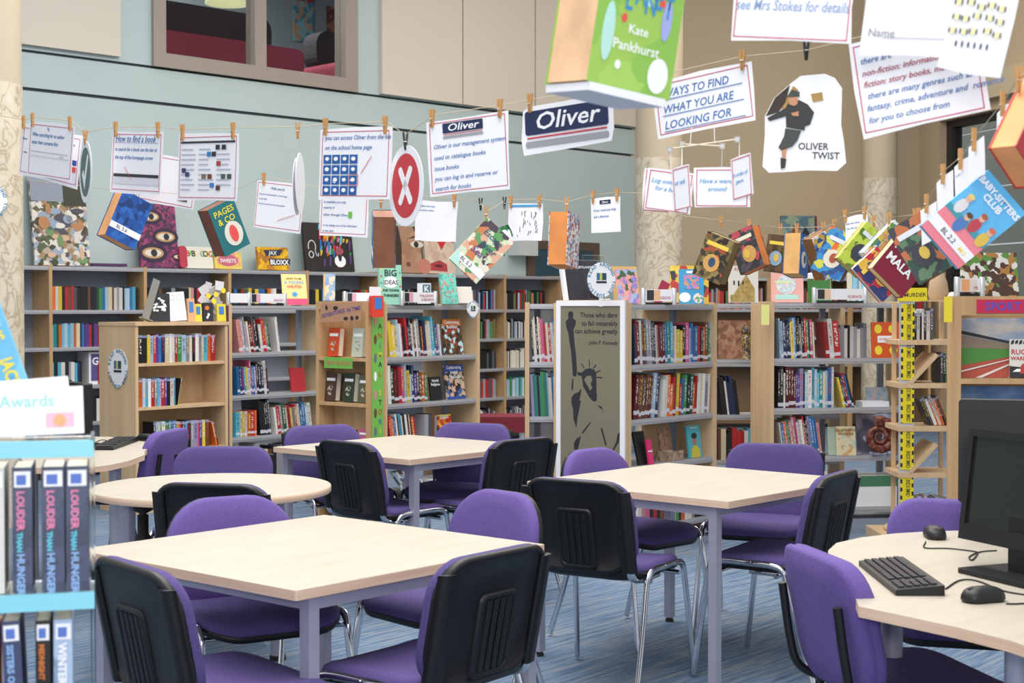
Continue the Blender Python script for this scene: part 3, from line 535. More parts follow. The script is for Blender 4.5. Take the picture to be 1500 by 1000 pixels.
def badge(label, loc, rz, h, stick=False, tilt=0):
    r = thing('round_badge', label, 'badge', loc, rot=Euler((0, tilt, rz), 'XYZ')); w = h*.8 if not stick else h*.86
    out = ell(0, 0, w/2, h/2, 28) if stick else [(x, z-(.0 if z > -h*.25 else .0)) for x, z in ell(0, .04*h, w/2, h*.46, 28)]
    if not stick: out = [(x*(1 if z > -h*.2 else .8), z if z > -h*.3 else z-.06*h*(1-abs(x)/(w/2))) for x, z in out]
    MB().prism(out, 0, .004, 'y').build('disc', white, r); g_ = h*.2
    patchr(r, -g_*.75, 0, -g_*.25, g_, mat('steel_blue_print', '3a6a94')); patchr(r, -g_*.25, 0, g_*.1, g_, mat('lime_print', 'b4c832')); patchr(r, g_*.1, 0, g_*.75, g_, mat('deep_blue_print', '2a4060')); patchr(r, -g_*.8, -g_*.45, g_*.8, -g_*.15, dark_ink)
    s = 'READ AROUND YOUR SUBJECT '
    for i, ch in enumerate(s):
        a = math.radians(165)-2*PI*i/len(s)
        if ch != ' ': text(r, ch, h*.13, math.cos(a)*w*.40-.0, math.sin(a)*h*.40-h*.0, mat('badge_blue', '3f7ea0'), -.0012, 'CENTER', rot=a-PI/2, bold=h*.004)
    if stick: MB().box((-.012, .004, -h*.5-.05), (.012, .008, -h*.3)).build('stem', white, r)
    return r
# ---- badge positions
R7 = Matrix.Rotation(LB[1], 3, 'Z'); badge('white badge on the side of the low bookcase', LB[0]+R7 @ Vector((-.006, .20, 1.02)), LB[1]-PI/2, .285)
p = W(693, 453, 10.83); badge('small white badge at the right end of the religion unit', p, face(YF+15), .13)
p = W(881, 410, 8.55); badge('round white badge on a stick above the quotation panel', p, face(160), .2, True)
# ---- quotation panel with the statue
A = cw((921-750)/F*8.72, 8.72); vv = cw(-math.cos(G), math.sin(G)); uu = cw(math.sin(G), math.cos(G)); o = A+vv*.505-uu*.036
QB = thing('quotation_panel', 'olive quotation panel with black statue silhouette in white frame', 'panel', o, G-math.radians(YG+90)); Lq = .505
MB().box((0, .006, 0), (Lq, .034, 1.497)).build('backing_board', wood2, QB)
m = MB(); m.box((0, -.006, 0), (.032, .006, 1.495)); m.box((Lq-.032, -.006, 0), (Lq, .006, 1.495)); m.box((.032, -.006, 1.463), (Lq-.032, .006, 1.495)); m.build('frame', white, QB)
MB().box((.032, .0, .05), (Lq-.032, .006, 1.463)).build('printed_sheet', mat('olive_sheet', '77735f', .6), QB)
def qp(px, py): return onp(px, py, o, G-math.radians(YG+90), 0)
def qpoly(pts): return patch(QB, [qp(760+x/3.845, 420+y/3.845) for x, y in pts], dark_ink, -.0003, 'statue_print')
for pts in ([(278, 150), (285, 138), (300, 138), (307, 150), (305, 178), (322, 190), (318, 215), (308, 240), (312, 300), (322, 380), (328, 480), (322, 505), (305, 500), (298, 400), (292, 345), (284, 300), (280, 265), (268, 225), (264, 195), (280, 178)],
            [(358, 520), (352, 500), (330, 496), (332, 480), (355, 482), (375, 464), (400, 458), (425, 465), (436, 490), (436, 520), (440, 640), (420, 645), (400, 625), (380, 590), (362, 560)],
            [(395, 412), (399, 412), (400, 452), (396, 452)], [(350, 432), (354, 430), (372, 458), (367, 460)], [(434, 436), (438, 440), (422, 460), (417, 458)], [(458, 468), (461, 473), (434, 486), (432, 480)], [(470, 508), (470, 514), (437, 512), (437, 506)],
            [(303, 515), (308, 518), (305, 580), (297, 582), (298, 540)], [(350, 570), (350, 600), (340, 640), (350, 640), (330, 740), (324, 795), (308, 740), (306, 690), (296, 650), (298, 620), (315, 600), (335, 594)],
            [(402, 760), (405, 765), (362, 825), (355, 820)], [(460, 793), (470, 795), (495, 890), (488, 893)], [(445, 665), (468, 676), (475, 712), (470, 690), (450, 675)], [(350, 840), (332, 915), (312, 915), (310, 880), (325, 855)], [(578, 785), (582, 790), (570, 850), (560, 880), (535, 920), (528, 918), (550, 870), (556, 830), (572, 815)]):
    qpoly(pts)
a, b = qp(760+375/3.845, 420+480/3.845), qp(760+425/3.845, 420+590/3.845)
patch(QB, [qp(760+x/3.845, 420+y/3.845) for x, y in ((368, 520), (385, 502), (408, 500), (414, 530), (405, 545), (415, 570), (402, 585), (390, 560), (380, 545))], M['olive_sheet'], -.0012, 'statue_print')
for s, y, k in (('Those who dare', 172, .041), ('to fail miserably', 220, .041), ('can achieve greatly', 264, .041), ('- John F. Kennedy', 326, .031)): x, z = qp(760+556/3.845, 420+y/3.845); text(QB, s, k, x, z, dark_ink, -.0012, 'RIGHT', shear=.25 if k < .04 else 0)
# ---- pieces above the quotation panel
p = W(868, 440, 9.1); r = thing('leaflet_holder', 'clear acrylic holder with a black leaflet above the quotation panel', 'holder', (p.x, p.y, 1.498), rot=Euler((math.radians(-14), 0, face(150)), 'XYZ'))
MB().box((-.17, .02, 0), (.09, .026, .255)).build('leaflet', mat('black_leaflet', '2a2a30', .35), r); MB().box((-.19, .0, 0), (-.17, .03, .26)).build('holder_edge', white, r); MB().box((-.05, -.03, 0), (.12, -.026, .275)).build('front_sheet', glass, r); text(r, 'KINDERTRANSPORT', .02, -.11, .205, white_ink, .0185)
MB().box((-.19, .03, 0), (.1, .034, .26)).build('rear_sheet', glass, r)
r = stand_book('pastel story book leaning beside the round badge', 923, 440, 9.0, 1.47, .14, .21, .02, 150, art('pastel_cover', ['8a7ec0', 'c88aa8', 'e0a090', '9ab0d0', '44603f'], 14), 12)
r = stand_book('tan covered book behind the pastel story book', 921, 438, 9.25, 1.47, .18, .235, .02, 150, mat('tan_cover', 'd0a868', .5), 12)
sign_holder('geography shelf sign right of the quotation panel', 944, 989, 9.0, 1.4705, 165, 'GEOG', colours=('2a2a32', 'e0b088'))
p = W(962, 418, 9.2); tag(MB().box((-.03, 0, 0), (.03, .004, .15)).build('red_card', mat('crimson_card', 'a02840'), None, (p.x, p.y, 1.48), (math.radians(-8), math.radians(28), face(165))), 'small crimson card leaning behind the geography sign', 'card')
r = stand_book('sky blue picture book standing on the unit beyond the statue', 1013, 443, 9.05, 1.4705, .15, .21, .012, 180, mat('azure_cover', '3a9ac8', .45), 4); patchr(r, -.045, .09, .045, .175, art('azure_art', ['d87a9a', 'e09a60', '3a9ac8', 'c080b8'], 26)); patchr(r, -.03, .185, .03, .2, white_ink); patch(r, ell(.04, .035, .03, .03), art('azure_low', ['e6e0d8', '5aa868', 'd8a0a0'], 30)); patch(r, ell(-.04, .04, .035, .03), white_ink)
r = stand_book('yellow and red book behind the sky blue picture book', 1010, 441, 9.35, 1.4705, .24, .24, .012, 180, art('yellow_red_cover', ['b84030', 'e0b83a', 'e8c850', '3a3a40'], 8), 4)
r = stand_book('white atlas book with golden pyramid cover', 1090, 442, 9.62, 1.48, .19, .235, .03, 172, mat('ivory_cover', 'ddd8cc', .45), 3); patch(r, [(-.07, .05), (.015, .18), (.07, .09), (.07, .005), (-.09, .005), (-.09, .05)], art('pyramid_art', ['a8904e', 'b89c58', '98804a'], 20)); text(r, 'ANCIENT', .03, 0, .205, mat('rust_print', 'b8705a'), -.0015, 'CENTER')
for k in range(3): patchr(r, -.07+.03*k, .115-.01*(k % 2), -.06+.03*k, .14, dark_ink)
r = stand_book('peach sticker book on the science unit', 1154, 441, 9.85, 1.4825, .21, .205, .025, 176, mat('peach_cover', 'eeb0a8', .45), 3); patch(r, ell(-.01, .115, .065, .065), art('sticker_art', ['cfe0e0', 'e8e8e8', 'b0d0d4', 'e0c8d0'], 40), -.001); patchr(r, -.085, .02, .07, .05, mat('aqua_print', 'b4e0d4')); patchr(r, -.085, .125, .02, .14, mat('pale_lime', 'd8eab0'), -.0022)
r = stand_book('green and white box file behind the science sign', 1200, 441, 9.95, 1.4825, .15, .185, .06, 205, mat('leaf_green', '3f7a3c', .5), -8, 'box_file', 'box'); MB().box((-.078, -.002, .16), (.078, .075, .19)).build('white_lid', white, r)
sign_holder('science shelf sign between aluminium posts', 1195, 1268, 9.68, 1.4825, 176, 'SCIENCE', colours=('2a2a32', 'e0b898'))
r = stand_book('pale blue striped book behind the science sign', 1256, 441, 10.0, 1.4825, .13, .2, .02, 176, art('striped_cover', ['d8d0b8', '8cc0d4', '6a9ab8', 'd0dce0'], 9, sc=(3, 1, .2)), 3)
# ---- face-out books inside the units
def inside(U, px, py, z, w, h, label, cover, word=None, wm=None, yaw=YF, t=.012, yin=.04, tilt=8, wz=.8, wsz=.03):
    x, _ = onp(px, py, U[0], U[1], yin); p = U[0]+Matrix.Rotation(U[1], 3, 'Z') @ Vector((x, yin, z+t*math.sin(math.radians(tilt))+.001)); r = thing('display_book', label, 'book', p, rot=Euler((math.radians(-tilt), 0, face(yaw)), 'XYZ')); book3d(r, w, h, t, cover)
    if word:
        for i, wd in enumerate(word.split('|')): text(r, wd, wsz, 0, h*wz-i*wsz, wm or white_ink, -.0015, 'CENTER', bold=.0006)
    return r
inside(ENG, 438, 560, .787, .15, .19, 'red book with white map picture facing out', mat('crimson_cover', 'a8242e'), wz=.8); r = bpy.data.objects[-1] if 0 else None
r = inside(S5, 666, 510, 1.11, .2, .26, 'orange topped festivals book facing out on the religion unit', art('festival_art', ['3a2a20', '6a4a30', 'b8d8e0', '4a3020', 'a83a28'], 14), 'Celebrating|Buddhist', wz=.87, wsz=.034); patchr(r, -.1, .21, .1, .26, mat('amber_band', 'c8702a'), -.0005)
r = inside(S5, 669, 575, .787, .2, .25, 'blue topped festivals book facing out on the religion unit', art('festival_art2', ['b8a890', '2a2a30', 'd0a890', '4a5a98', '2a2a30'], 12), 'Celebrating|Jewish|Festivals', wz=.88, wsz=.034); patchr(r, -.1, .2, .1, .25, mat('royal_band', '2a4a98'), -.0005); patchr(r, -.1, 0, .1, .02, M['royal_band'], -.0005)
inside(S5, 640, 580, .787, .12, .17, 'black world religions book facing out', mat('black_cover', '1e1e22', .4), 'World|Religions', wz=.78, wsz=.026)
r = inside(S5, 654, 640, .47, .15, .21, 'fiery orange Islam book facing out on the third shelf', art('fire_art', ['c83a20', 'e07828', 'e8b040', 'b02a1a'], 12), 'Islam', wz=.86, wsz=.045)
patchr(r, -.075, .2, .075, .21, yellow_p, -.0005)
r = inside(S7, 1020, 660, .518, .145, .2, 'turquoise book with a portrait facing out', mat('turquoise_cover', '4aa8b4', .45)); patch(r, [(-.05, 0), (.05, 0), (.045, .05), (.015, .075), (-.015, .075), (-.045, .05)], mat('mustard_print', 'c8b83a')); patch(r, ell(0, .105, .022, .03), mat('skin_print', 'a8745a')); patch(r, ell(0, .135, .03, .018), dark_ink, -.0018); text(r, 'GREAT LIVES', .014, 0, .18, white_ink, -.0015, 'CENTER')
inside(S7, 944, 660, .518, .11, .2, 'black book with a pink sleeve leaning on the third shelf', blackm, tilt=14); inside(S7, 955, 668, .518, .05, .15, 'bright pink slim book leaning on the third shelf', mat('hot_pink', 'd02a6a', .5), 'IMAGINE', wz=.5, wsz=.012, yin=.01, tilt=10)
r = inside(S7, 978, 655, .518, .13, .19, 'brown plaster relief model on the third shelf', art('relief_art', ['a87e66', 'b88e78', '98705a'], 14), yin=.14); inside(S7, 990, 672, .518, .17, .06, 'low brown clay model on the third shelf', art('clay_art', ['98806a', 'b09680', '7a6452'], 20), t=.09, yin=.03, tilt=0)
p = W(1078, 520, 10.42); r = inside(S6, 1078, 520, 1.094, .25, .27, 'sandstone Egyptian picture card on the upper shelf', art('sandstone_art', ['a87860', 'b88a6e', '946650', 'c09878'], 12), yaw=175, yin=.1, tilt=2)
x, _ = onp(1094, 520, S6[0], S6[1], .03); p = S6[0]+Matrix.Rotation(S6[1], 3, 'Z') @ Vector((x, .05, 1.0945)); f = thing('cat_figure', 'upright Egyptian figure painted gold and blue', 'figure', p); MB().lathe([(.035, 0), (.035, .02), (.022, .03), (.03, .08), (.04, .13), (.03, .165), (.02, .175)], 14).build('body', art('gilt_art', ['4a4a60', 'a8884a', '3a3a48', 'b89858'], 40), f); MB().lathe([(.02, .172), (.034, .185), (.034, .21), (.02, .235), (.006, .24)], 14).build('head', art('gilt_head', ['a8884a', '3a3a48'], 50), f)
r = inside(S8, 1298, 515, 1.122, .19, .235, 'orange science book with white title facing out', mat('science_orange', 'd2541e', .45), yaw=174, yin=.03, tilt=5); patchr(r, -.055, .1, .055, .145, white_ink); patch(r, ell(-.05, .19, .025, .03), yellow_p); patch(r, ell(.04, .19, .02, .025), yellow_p); patch(r, ell(.05, .05, .03, .03, 6), yellow_p); patch(r, ell(-.05, .05, .025, .03), yellow_p); text(r, 'SCIENCE', .022, 0, .115, red_p, -.002, 'CENTER')
r = inside(S8, 1223, 660, .485, .09, .185, 'pale green book behind the cream explorer book', mat('sage_cover', 'a8bca8', .5), yaw=174, yin=.06); r = inside(S8, 1240, 660, .485, .13, .19, 'cream and orange wonders book facing out', art('explorer_art', ['d8cca0', 'd0c8a8', 'c8a070', 'b8c0a8'], 10), 'NORTHERN|WONDER', mat('brown_print', '7a5a30'), yaw=174, yin=.03, wz=.82, wsz=.024)
r = inside(S8, 1286, 575, .80, .15, .12, 'pale blue framed picture on the second science shelf', art('pale_picture', ['9ab4c8', 'c8b8c0', 'b0c8d4'], 12), yaw=174, yin=.22, tilt=12, t=.01)
p = W(1283, 592, 9.86); tag(MB().box((-.09, 0, 0), (.09, .14, .035)).build('white_box', white, None, (p.x, p.y, .801), (0, 0, face(174))), 'flat white box lying on the second science shelf', 'box')
p = W(1284, 630, 9.9); tag(MB().box((-.13, 0, 0), (.13, .012, .27)).build('shiny_panel', mat('shiny_foil', 'aeb4cc', .15, .8), None, (p.x, p.y, .486), (math.radians(-6), 0, face(174))), 'shiny silver sheet behind the fossil', 'panel')
# fossil: a ribbed spiral shell
p = W(1291, 668, 9.72); fo = thing('ammonite_fossil', 'dark red ammonite fossil with a ribbed spiral', 'fossil', (p.x, p.y, .4855), face(178)); fo.scale = (1.35,)*3; m = MB(); pts = []; rad = []
for i in range(100):
    a = i/99*4.6*PI; q = .012+.066*(i/99)**1.3; pts.append((math.cos(a)*q*.98+.002, .04, .093+math.sin(a)*q)); rad.append((.004+.023*(i/99)**1.25)*(1+.10*(i % 4 in (0, 1))))
m.tube(pts, rad, 10); m.build('shell', noise_mat('fossil_red', [(.3, '3a1410'), (.5, '6e2a20'), (.7, '8a6a58')], (1, 1, 1), 60, .4, .2), fo); MB().box((-.04, .02, 0), (.04, .06, .02)).build('stand', glass, fo)
inside(S5, 612, 740, .15, .3, .2, 'glossy magazine leaning on the bottom shelf of the religion unit', art('magazine_art', ['3a4858', '8aa0b0', '5a4a40', 'c8ccd0'], 9), tilt=40, yin=.0, yaw=YF-10)
x, _ = onp(650, 740, S5[0], S5[1], .06); tr = thing('white_tray', 'white plastic tray on the bottom shelf behind the farthest table', 'tray', S5[0]+Matrix.Rotation(S5[1], 3, 'Z') @ Vector((x, .03, .1505)), S5[1]); m = MB(); m.box((-.16, 0, 0), (.2, .2, .01)); m.box((-.16, 0, .01), (.2, .01, .08)); m.box((-.16, .19, .01), (.2, .2, .08)); m.box((-.16, .01, .01), (-.15, .19, .08)); m.box((.19, .01, .01), (.2, .19, .08)); m.build('tray_body', white, tr); MB().box((-.05, .05, .01), (.02, .07, .2), 0, Matrix.Rotation(-.25, 4, 'Y')).build('picture_card', art('card_art', ['a85a38', 'c89a58', '3a3430'], 20), tr)
x, _ = onp(1284, 720, S8[0], S8[1], .03); bx2 = thing('storage_box', 'white and green storage box on the bottom science shelf', 'box', S8[0]+Matrix.Rotation(S8[1], 3, 'Z') @ Vector((x, .03, .1505)), S8[1]); MB().box((-.14, 0, 0), (.14, .2, .2)).build('box', white, bx2); patchr(bx2, -.14, .13, .14, .2, mat('bottle_green', '3f7a58'), -.0003)
# notes on unit ends
for px, py, d, w_, h_, c_, lb in ((1121, 461, 9.62, .05, .13, 'd8d884', 'pale yellow notebook hanging on the science unit end'), (1389, 453, 7.68, .04, .13, 'e0cc30', 'bright yellow card on the sports display side')):
    p = W(px, py, d); tag(MB().box((-w_/2, 0, -h_/2), (w_/2, .012, h_/2)).build('notebook', mat('note_'+c_, c_), None, p, (0, 0, face(190))), lb, 'notebook')
# ---- adventures end display
o = cw(-1.369, 10.49)+uu*-.002; ra = G-math.radians(YG+90); AD = thing('end_display', 'beech end display with adventures in time sign and slanted shelves', 'display shelf', o, ra); La = .523; DA = .16
for a in (0, La-.028): MB().box((a, 0, 0), (a+.028, DA, 1.497)).build('side_panel', wood, AD)
MB().box((.028, DA-.012, .05), (La-.028, DA-.002, 1.497)).build('back_panel', wood, AD); MB().box((.028, 0, 1.44), (La-.028, .02, 1.497)).build('header', wood, AD)
for z in (1.109, .798, .48, .12): MB().box((.028, .0, z-.022), (La-.028, DA-.012, z)).build('shelf', wood, AD)
sg = thing('display_sign', 'brown adventures in time sign on the end display', 'sign', o+Matrix.Rotation(ra, 3, 'Z') @ Vector((.06, -.006, 1.35)), rot=Euler((0, math.radians(-2), ra), 'XYZ')); MB().box((0, 0, 0), (.40, .004, .13)).build('card', mat('kraft_card', 'b08466'), sg)
text(sg, 'ADVENTURES', .038, .01, .03, purple_ink, -.001, rot=math.radians(8), bold=.001); text(sg, 'IN TIME', .038, .265, .062, purple_ink, -.001, rot=math.radians(6), bold=.001)
for x, z, a_, b_ in ((.06, .1, .012, .018), (.15, .095, .025, .014), (.25, .02, .022, .012), (.31, .02, .016, .016), (.36, .022, .016, .014)): patch(sg, ell(x, z, a_, b_, 10), dark_ink)
sg = thing('display_sign', 'green new books sign on the end display', 'sign', o+Matrix.Rotation(ra, 3, 'Z') @ Vector((.09, -.006, 1.035)), ra); MB().box((0, 0, 0), (.28, .004, .075)).build('card', mat('leaf_card', '6ab048'), sg); text(sg, 'NEW BOOKS', .042, .14, .022, mat('rust_print', 'b8705a'), -.001, 'CENTER', bold=.0008)
for x, z, c_, lb, h_ in ((.12, 1.109, 'c8481e', 'orange covered novel standing on the upper end display shelf', .2), (.36, 1.109, 'b8c0b0', 'sage covered novel on the upper end display shelf', .2), (.09, .798, '4a3430', 'dark brown novel on the lower end display shelf', .2), (.27, .798, '2a3a2a', 'dark green novel on the lower end display shelf', .2), (.42, .798, '5a5a44', 'olive figure novel on the lower end display shelf', .19), (.12, .48, '8ac0b8', 'aqua novel low on the end display', .06), (.42, .48, 'b85a80', 'pink novel low on the end display', .14)):
    q = o+Matrix.Rotation(ra, 3, 'Z') @ Vector((x, .045, z+.006)); r = thing('display_book', lb, 'book', q, rot=Euler((math.radians(-6), 0, ra-math.radians(4)), 'XYZ')); book3d(r, .115, h_, .05, mat('cov_'+c_, c_, .45)); patchr(r, -.045, h_*.7, .045, h_*.8, white_ink); patch(r, ell(0, h_*.38, .03, h_*.18), art('cv_'+c_, [c_, 'c8c0ae', c_, '8a8a70'], 24))
# animal stories strip on the display's right side
q = o+Matrix.Rotation(ra, 3, 'Z') @ Vector((La+.001, .0, 0)); ST = thing('shelf_strip', 'green animal stories strip down the end display side', 'strip', q, ra+PI/2); MB().box((.03, -.003, .2), (.135, 0, 1.42)).build('card', mat('grass_card', '74b850'), ST)
for i, ch in enumerate('ANIMAL STORIES'):
    if ch != ' ': text(ST, ch, .05, .105, 1.31-.065*i, (dark_ink, red_p, blue_ink, yellow_p)[i % 4], -.0045, 'CENTER')
for k in range(8): patch(ST, ell(.06, 1.36-.125*k, .014, .034, 10), (mat('rose_animal', 'c88a90'), mat('brown_animal', '6a4a34'), mat('grey_animal', '6a707a'), white_ink)[k % 4], -.0035)
q = W(553, 446, 10.1); r = thing('scanner_box', 'red box with blue window fixed atop the end display', 'box', q, face(YF+20)); MB().prism(rrect(-.04, -.085, .045, .06, .008), 0, .05, 'y').build('case', mat('signal_red', 'd8402c', .4), r); patchr(r, -.02, -.03, .03, .048, mat('window_blue', '3a78c0')); MB().box((-.05, .02, .06), (.035, .022, .12)).build('card', white, r)
# ---- door in the far wall
def wall_part(px0, px1, py0, y): return onp(px0, py0, P0, RW, y)[0], onp(px1, py0, P0, RW, y)[0]
a, b = wall_part(783, 868, 420, -.02); DR = thing('door_1', 'dark teal door in brown frame', 'door', P0, RW); struct(DR); del DR['category']; zt_ = onp(820, 366, P0, RW, -.02)[1]
MB().box((a, -.02, 0), (b, -.004, zt_)).build('door_leaf', mat('teal_door', '2c4a58', .5), DR); m = MB(); m.box((a-.12, -.026, 0), (a, -.002, zt_+.1)); m.box((b, -.026, 0), (b+.12, -.002, zt_+.1)); m.box((a, -.026, zt_), (b, -.002, zt_+.1)); m.build('door_frame', mat('brown_frame', '5a4a40'), DR)
x, z = onp(777, 357, P0, RW, -.2); tag(MB().box((-.16, -.08, -.13), (.16, .08, .1)).build('wall_box', mat('grey_white_box', 'c2c8c8'), None, at_wall(x, -.085, z), (0, 0, RW)), 'pale box fixed to the wall beside the teal door', 'box')
# ---- paintings on top of the wall bookcases
def canvas(label, pa, pb, py, h, cols, scale, name='painting', t=.03, tilt=8, lean=0, cat='painting'):
    x0, x1 = onp(pa, py, P0, RW, -.2)[0], onp(pb, py, P0, RW, -.2)[0]; r = thing(name, label, cat, at_wall(x0, -.2, 1.8135), rot=Euler((math.radians(-tilt), 0, RW), 'XYZ')); MB().box((0, 0, 0), (x1-x0, t, h)).build('canvas', art('pic_'+label[:24], cols, scale) if isinstance(cols, list) else cols, r); return r, x1-x0
r, w_ = canvas('large crowd painting on the wall bookcase by the left column', 52, 133, 390, .80, ['3a3e2c', '4e5a3c', 'cfc8c0', 'b0a090', '8fa0b0', 'd8d0c4', '9a7a58', '5a4a40'], 9)
patchr(r, 0, .55, .3, .8, mat('grey_paint', '8a92a0')); patchr(r, .3, .52, w_, .8, mat('deep_olive_paint', '37382a'))
for i in range(26): q = random.Random(i); patch(r, ell(q.uniform(.06, w_-.06), q.uniform(.04, .5), q.uniform(.02, .07), q.uniform(.02, .06), 9), mat('daub%d' % (i % 6), ['d8d4cc', '8f9fb4', 'b07a50', '6a8a5a', 'c8a888', '4a4a58'][i % 6]), -.001-.0012*(i % 5))
p = at_wall(onp(161, 390, P0, RW, -.2)[0], -.2, 1.8135); tag(MB().box((-.17, 0, 0), (.17, .12, .025)).build('purple_pad', mat('aubergine', '4a2a58'), None, p, (0, 0, RW)), 'dark purple pad lying on the wall bookcase top', 'pad')
r, w_ = canvas('magenta and purple painting of staring eyes', 207, 263, 392, .58, ['4a1e40', '7a2a58', '5a2a5a', '9a3a68', '3a1a38'], 14)
def eye(x, z, a_):
    patch(r, ell(x, z, a_*1.35, a_*.8), mat('eye_shadow', '2e1c3c'), -.001); patch(r, ell(x, z, a_, a_*.46), mat('eye_skin', 'b89060'), -.002); patch(r, ell(x, z, a_*.8, a_*.3), mat('eye_white', 'd8d0c0'), -.003); patch(r, ell(x+.01, z, a_*.3, a_*.3), dark_ink, -.004)
eye(.13, .46, .09); eye(.27, .28, .10); eye(.13, .13, .11); eye(.38, .10, .04)
r, w_ = canvas('cream and red Babi Cocca canvas shaped like a packet', 271, 313, 393, .2, mat('cream_canvas', 'ddd8cc'), 1); MB().prism(rrect(-.06, 0, .02, .2, .03), -.02, .04, 'y').build('red_end', mat('berry_red', 'b03448'), r)
for i, ch in enumerate('BABI COCCA'):
    if ch != ' ': text(r, ch, .075, .02+i*.030, .11, (red_p, M['grass_card'], navy, yellow_p)[i % 4], -.002, bold=.002)
r, w_ = canvas('yellow and pink sweet packet canvas', 315, 355, 394, .16, art('sweet_art', ['dcc858', 'e0c860', 'e09a80'], 12), 1); patch(r, ell(w_*.5, .08, .11, .055), mat('raspberry_print', 'c06078')); text(r, 'SWEETS', .05, w_*.5, .06, white_ink, -.0025, 'CENTER')
r, w_ = canvas('yellow packet canvas reading jax bloxx', 379, 424, 395, .22, art('packet_art', ['d8a018', 'b87a1c', 'e0b420', 'a86a20'], 7), 1); patch(r, [(.1, .13), (.26, .14), (.3, .2), (.07, .19)], mat('dark_label', '2a2a40')); patch(r, [(.14, .04), (.37, .05), (.38, .11), (.12, .11)], mat('dark_label', '2a2a40')); text(r, 'JAX', .055, .13, .145, white_ink, -.0025, shear=.2); text(r, 'BLOXX', .065, .14, .053, white_ink, -.0025, bold=.002)
r, w_ = canvas('black canvas of a rainbow lion with a zodiac sign', 449, 520, 396, .48, mat('black_canvas', '201c1c'), 1)
rn = random.Random(3)
for i in range(70):
    x, z = rn.gauss(w_*.56, .11), rn.uniform(.03, .44); x = min(max(x, w_*.3), w_*.9); a_ = rn.uniform(.6, 1.6); patch(r, [(x, z), (x+.02, z+.01), (x+.035, min(.47, z+.06*a_)), (x+.01, min(.47, z+.07*a_))], mat('lion%d' % (i % 8), ['c83428', 'e0b020', '2a8a4a', '2a6ab0', 'd85a8a', 'e07020', '5a3a80', '6ab8d0'][i % 8]), -.001-.0009*(i % 6))
patch(r, ell(w_*.7, .1, .07, .06), white_ink, -.007); patch(r, ell(w_*.7, .2, .05, .035), mat('lion_nose', 'a04a58'), -.008); patch(r, [(w_*.7-.012, .1), (w_*.7+.012, .1), (w_*.7+.03, .165), (w_*.7-.03, .165)], dark_ink, -.009)
MB().tube([(.09+.045*math.cos(t*.35-.6), -.002, .24+.06*math.sin(t*.35-.6)) for t in range(13)], .004, 6).tube([(.075+.028*math.cos(t*.55), -.002, .16+.032*math.sin(t*.55)) for t in range(13)], .004, 6).tube([(.127, -.002, .2), (.14, -.002, .15), (.16, -.002, .145), (.165, -.002, .175)], .004, 6).build('zodiac_mark', white_ink, r)
r, w_ = canvas('painting of half a face with one dark eye', 578, 620, 398, .49, art('face_art', ['a8826a', 'b48c72', 'a07860'], 3), 1)
patch(r, [(0, .0), (.1, .0), (.13, .3), (.1, .49), (0, .49)], mat('umber_paint', '3a2a22'), -.001); patch(r, [(.3, .49), (w_, .3), (w_, .49)], mat('umber_paint', '3a2a22'), -.001); patch(r, ell(.34, .30, .09, .035), mat('eye_white', 'd8d0c0'), -.002); patch(r, ell(.33, .3, .033, .033), dark_ink, -.003); patch(r, [(.22, .36), (.34, .40), (.46, .36), (.34, .375)], dark_ink, -.002); patch(r, ell(.2, .09, .03, .025), mat('nose_shade', '70483a'), -.002); patch(r, ell(.42, .07, .09, .08), mat('blush_paint', 'c07a6a'), -.0015)
r, w_ = canvas('pale painting of red lips and a red flower', 625, 668, 398, .43, art('lips_art', ['d0b8a4', 'd8c4b0', 'c8a898'], 4), 1)
patch(r, [(.05, .03), (.3, .02), (.3, .1), (.2, .14), (.12, .12), (.05, .1)], mat('lip_red', 'a83c44'), -.001); patch(r, ell(.18, .08, .06, .016), mat('lip_dark', '5a2028'), -.002); patch(r, [(.1, .43), (.42, .43), (.43, .33), (.33, .36), (.24, .25), (.2, .33)], mat('petal_red', 'c8282c'), -.001)
p = W(1170, 345, 17.95); r = thing('painting', 'portrait of a woman in black on the far shelving', 'painting', (p.x, p.y, 1.815), rot=Euler((math.radians(-6), 0, face(172)), 'XYZ')); MB().box((-.2, 0, 0), (.22, .03, .74)).build('canvas', art('portrait_ground', ['4a6878', '5a7888', '8a9a80', '6a8088'], 5), r); patch(r, [(-.12, 0), (.16, 0), (.12, .3), (.2, .45), (.1, .62), (.05, .5), (-.05, .5), (-.1, .55), (-.13, .42), (-.06, .3)], dark_ink); patch(r, ell(.01, .5, .055, .08), mat('portrait_skin', 'b07a68'), -.002); patch(r, [(-.05, .36), (.0, .36), (.01, .58), (.05, .6), (-.02, .64), (-.07, .56)], mat('auburn', '7a4a28'), -.0035); MB().box((.22, .0, 0), (.25, .03, .74)).build('edge_strip', mat('maroon_strip', '6a2038'), r)
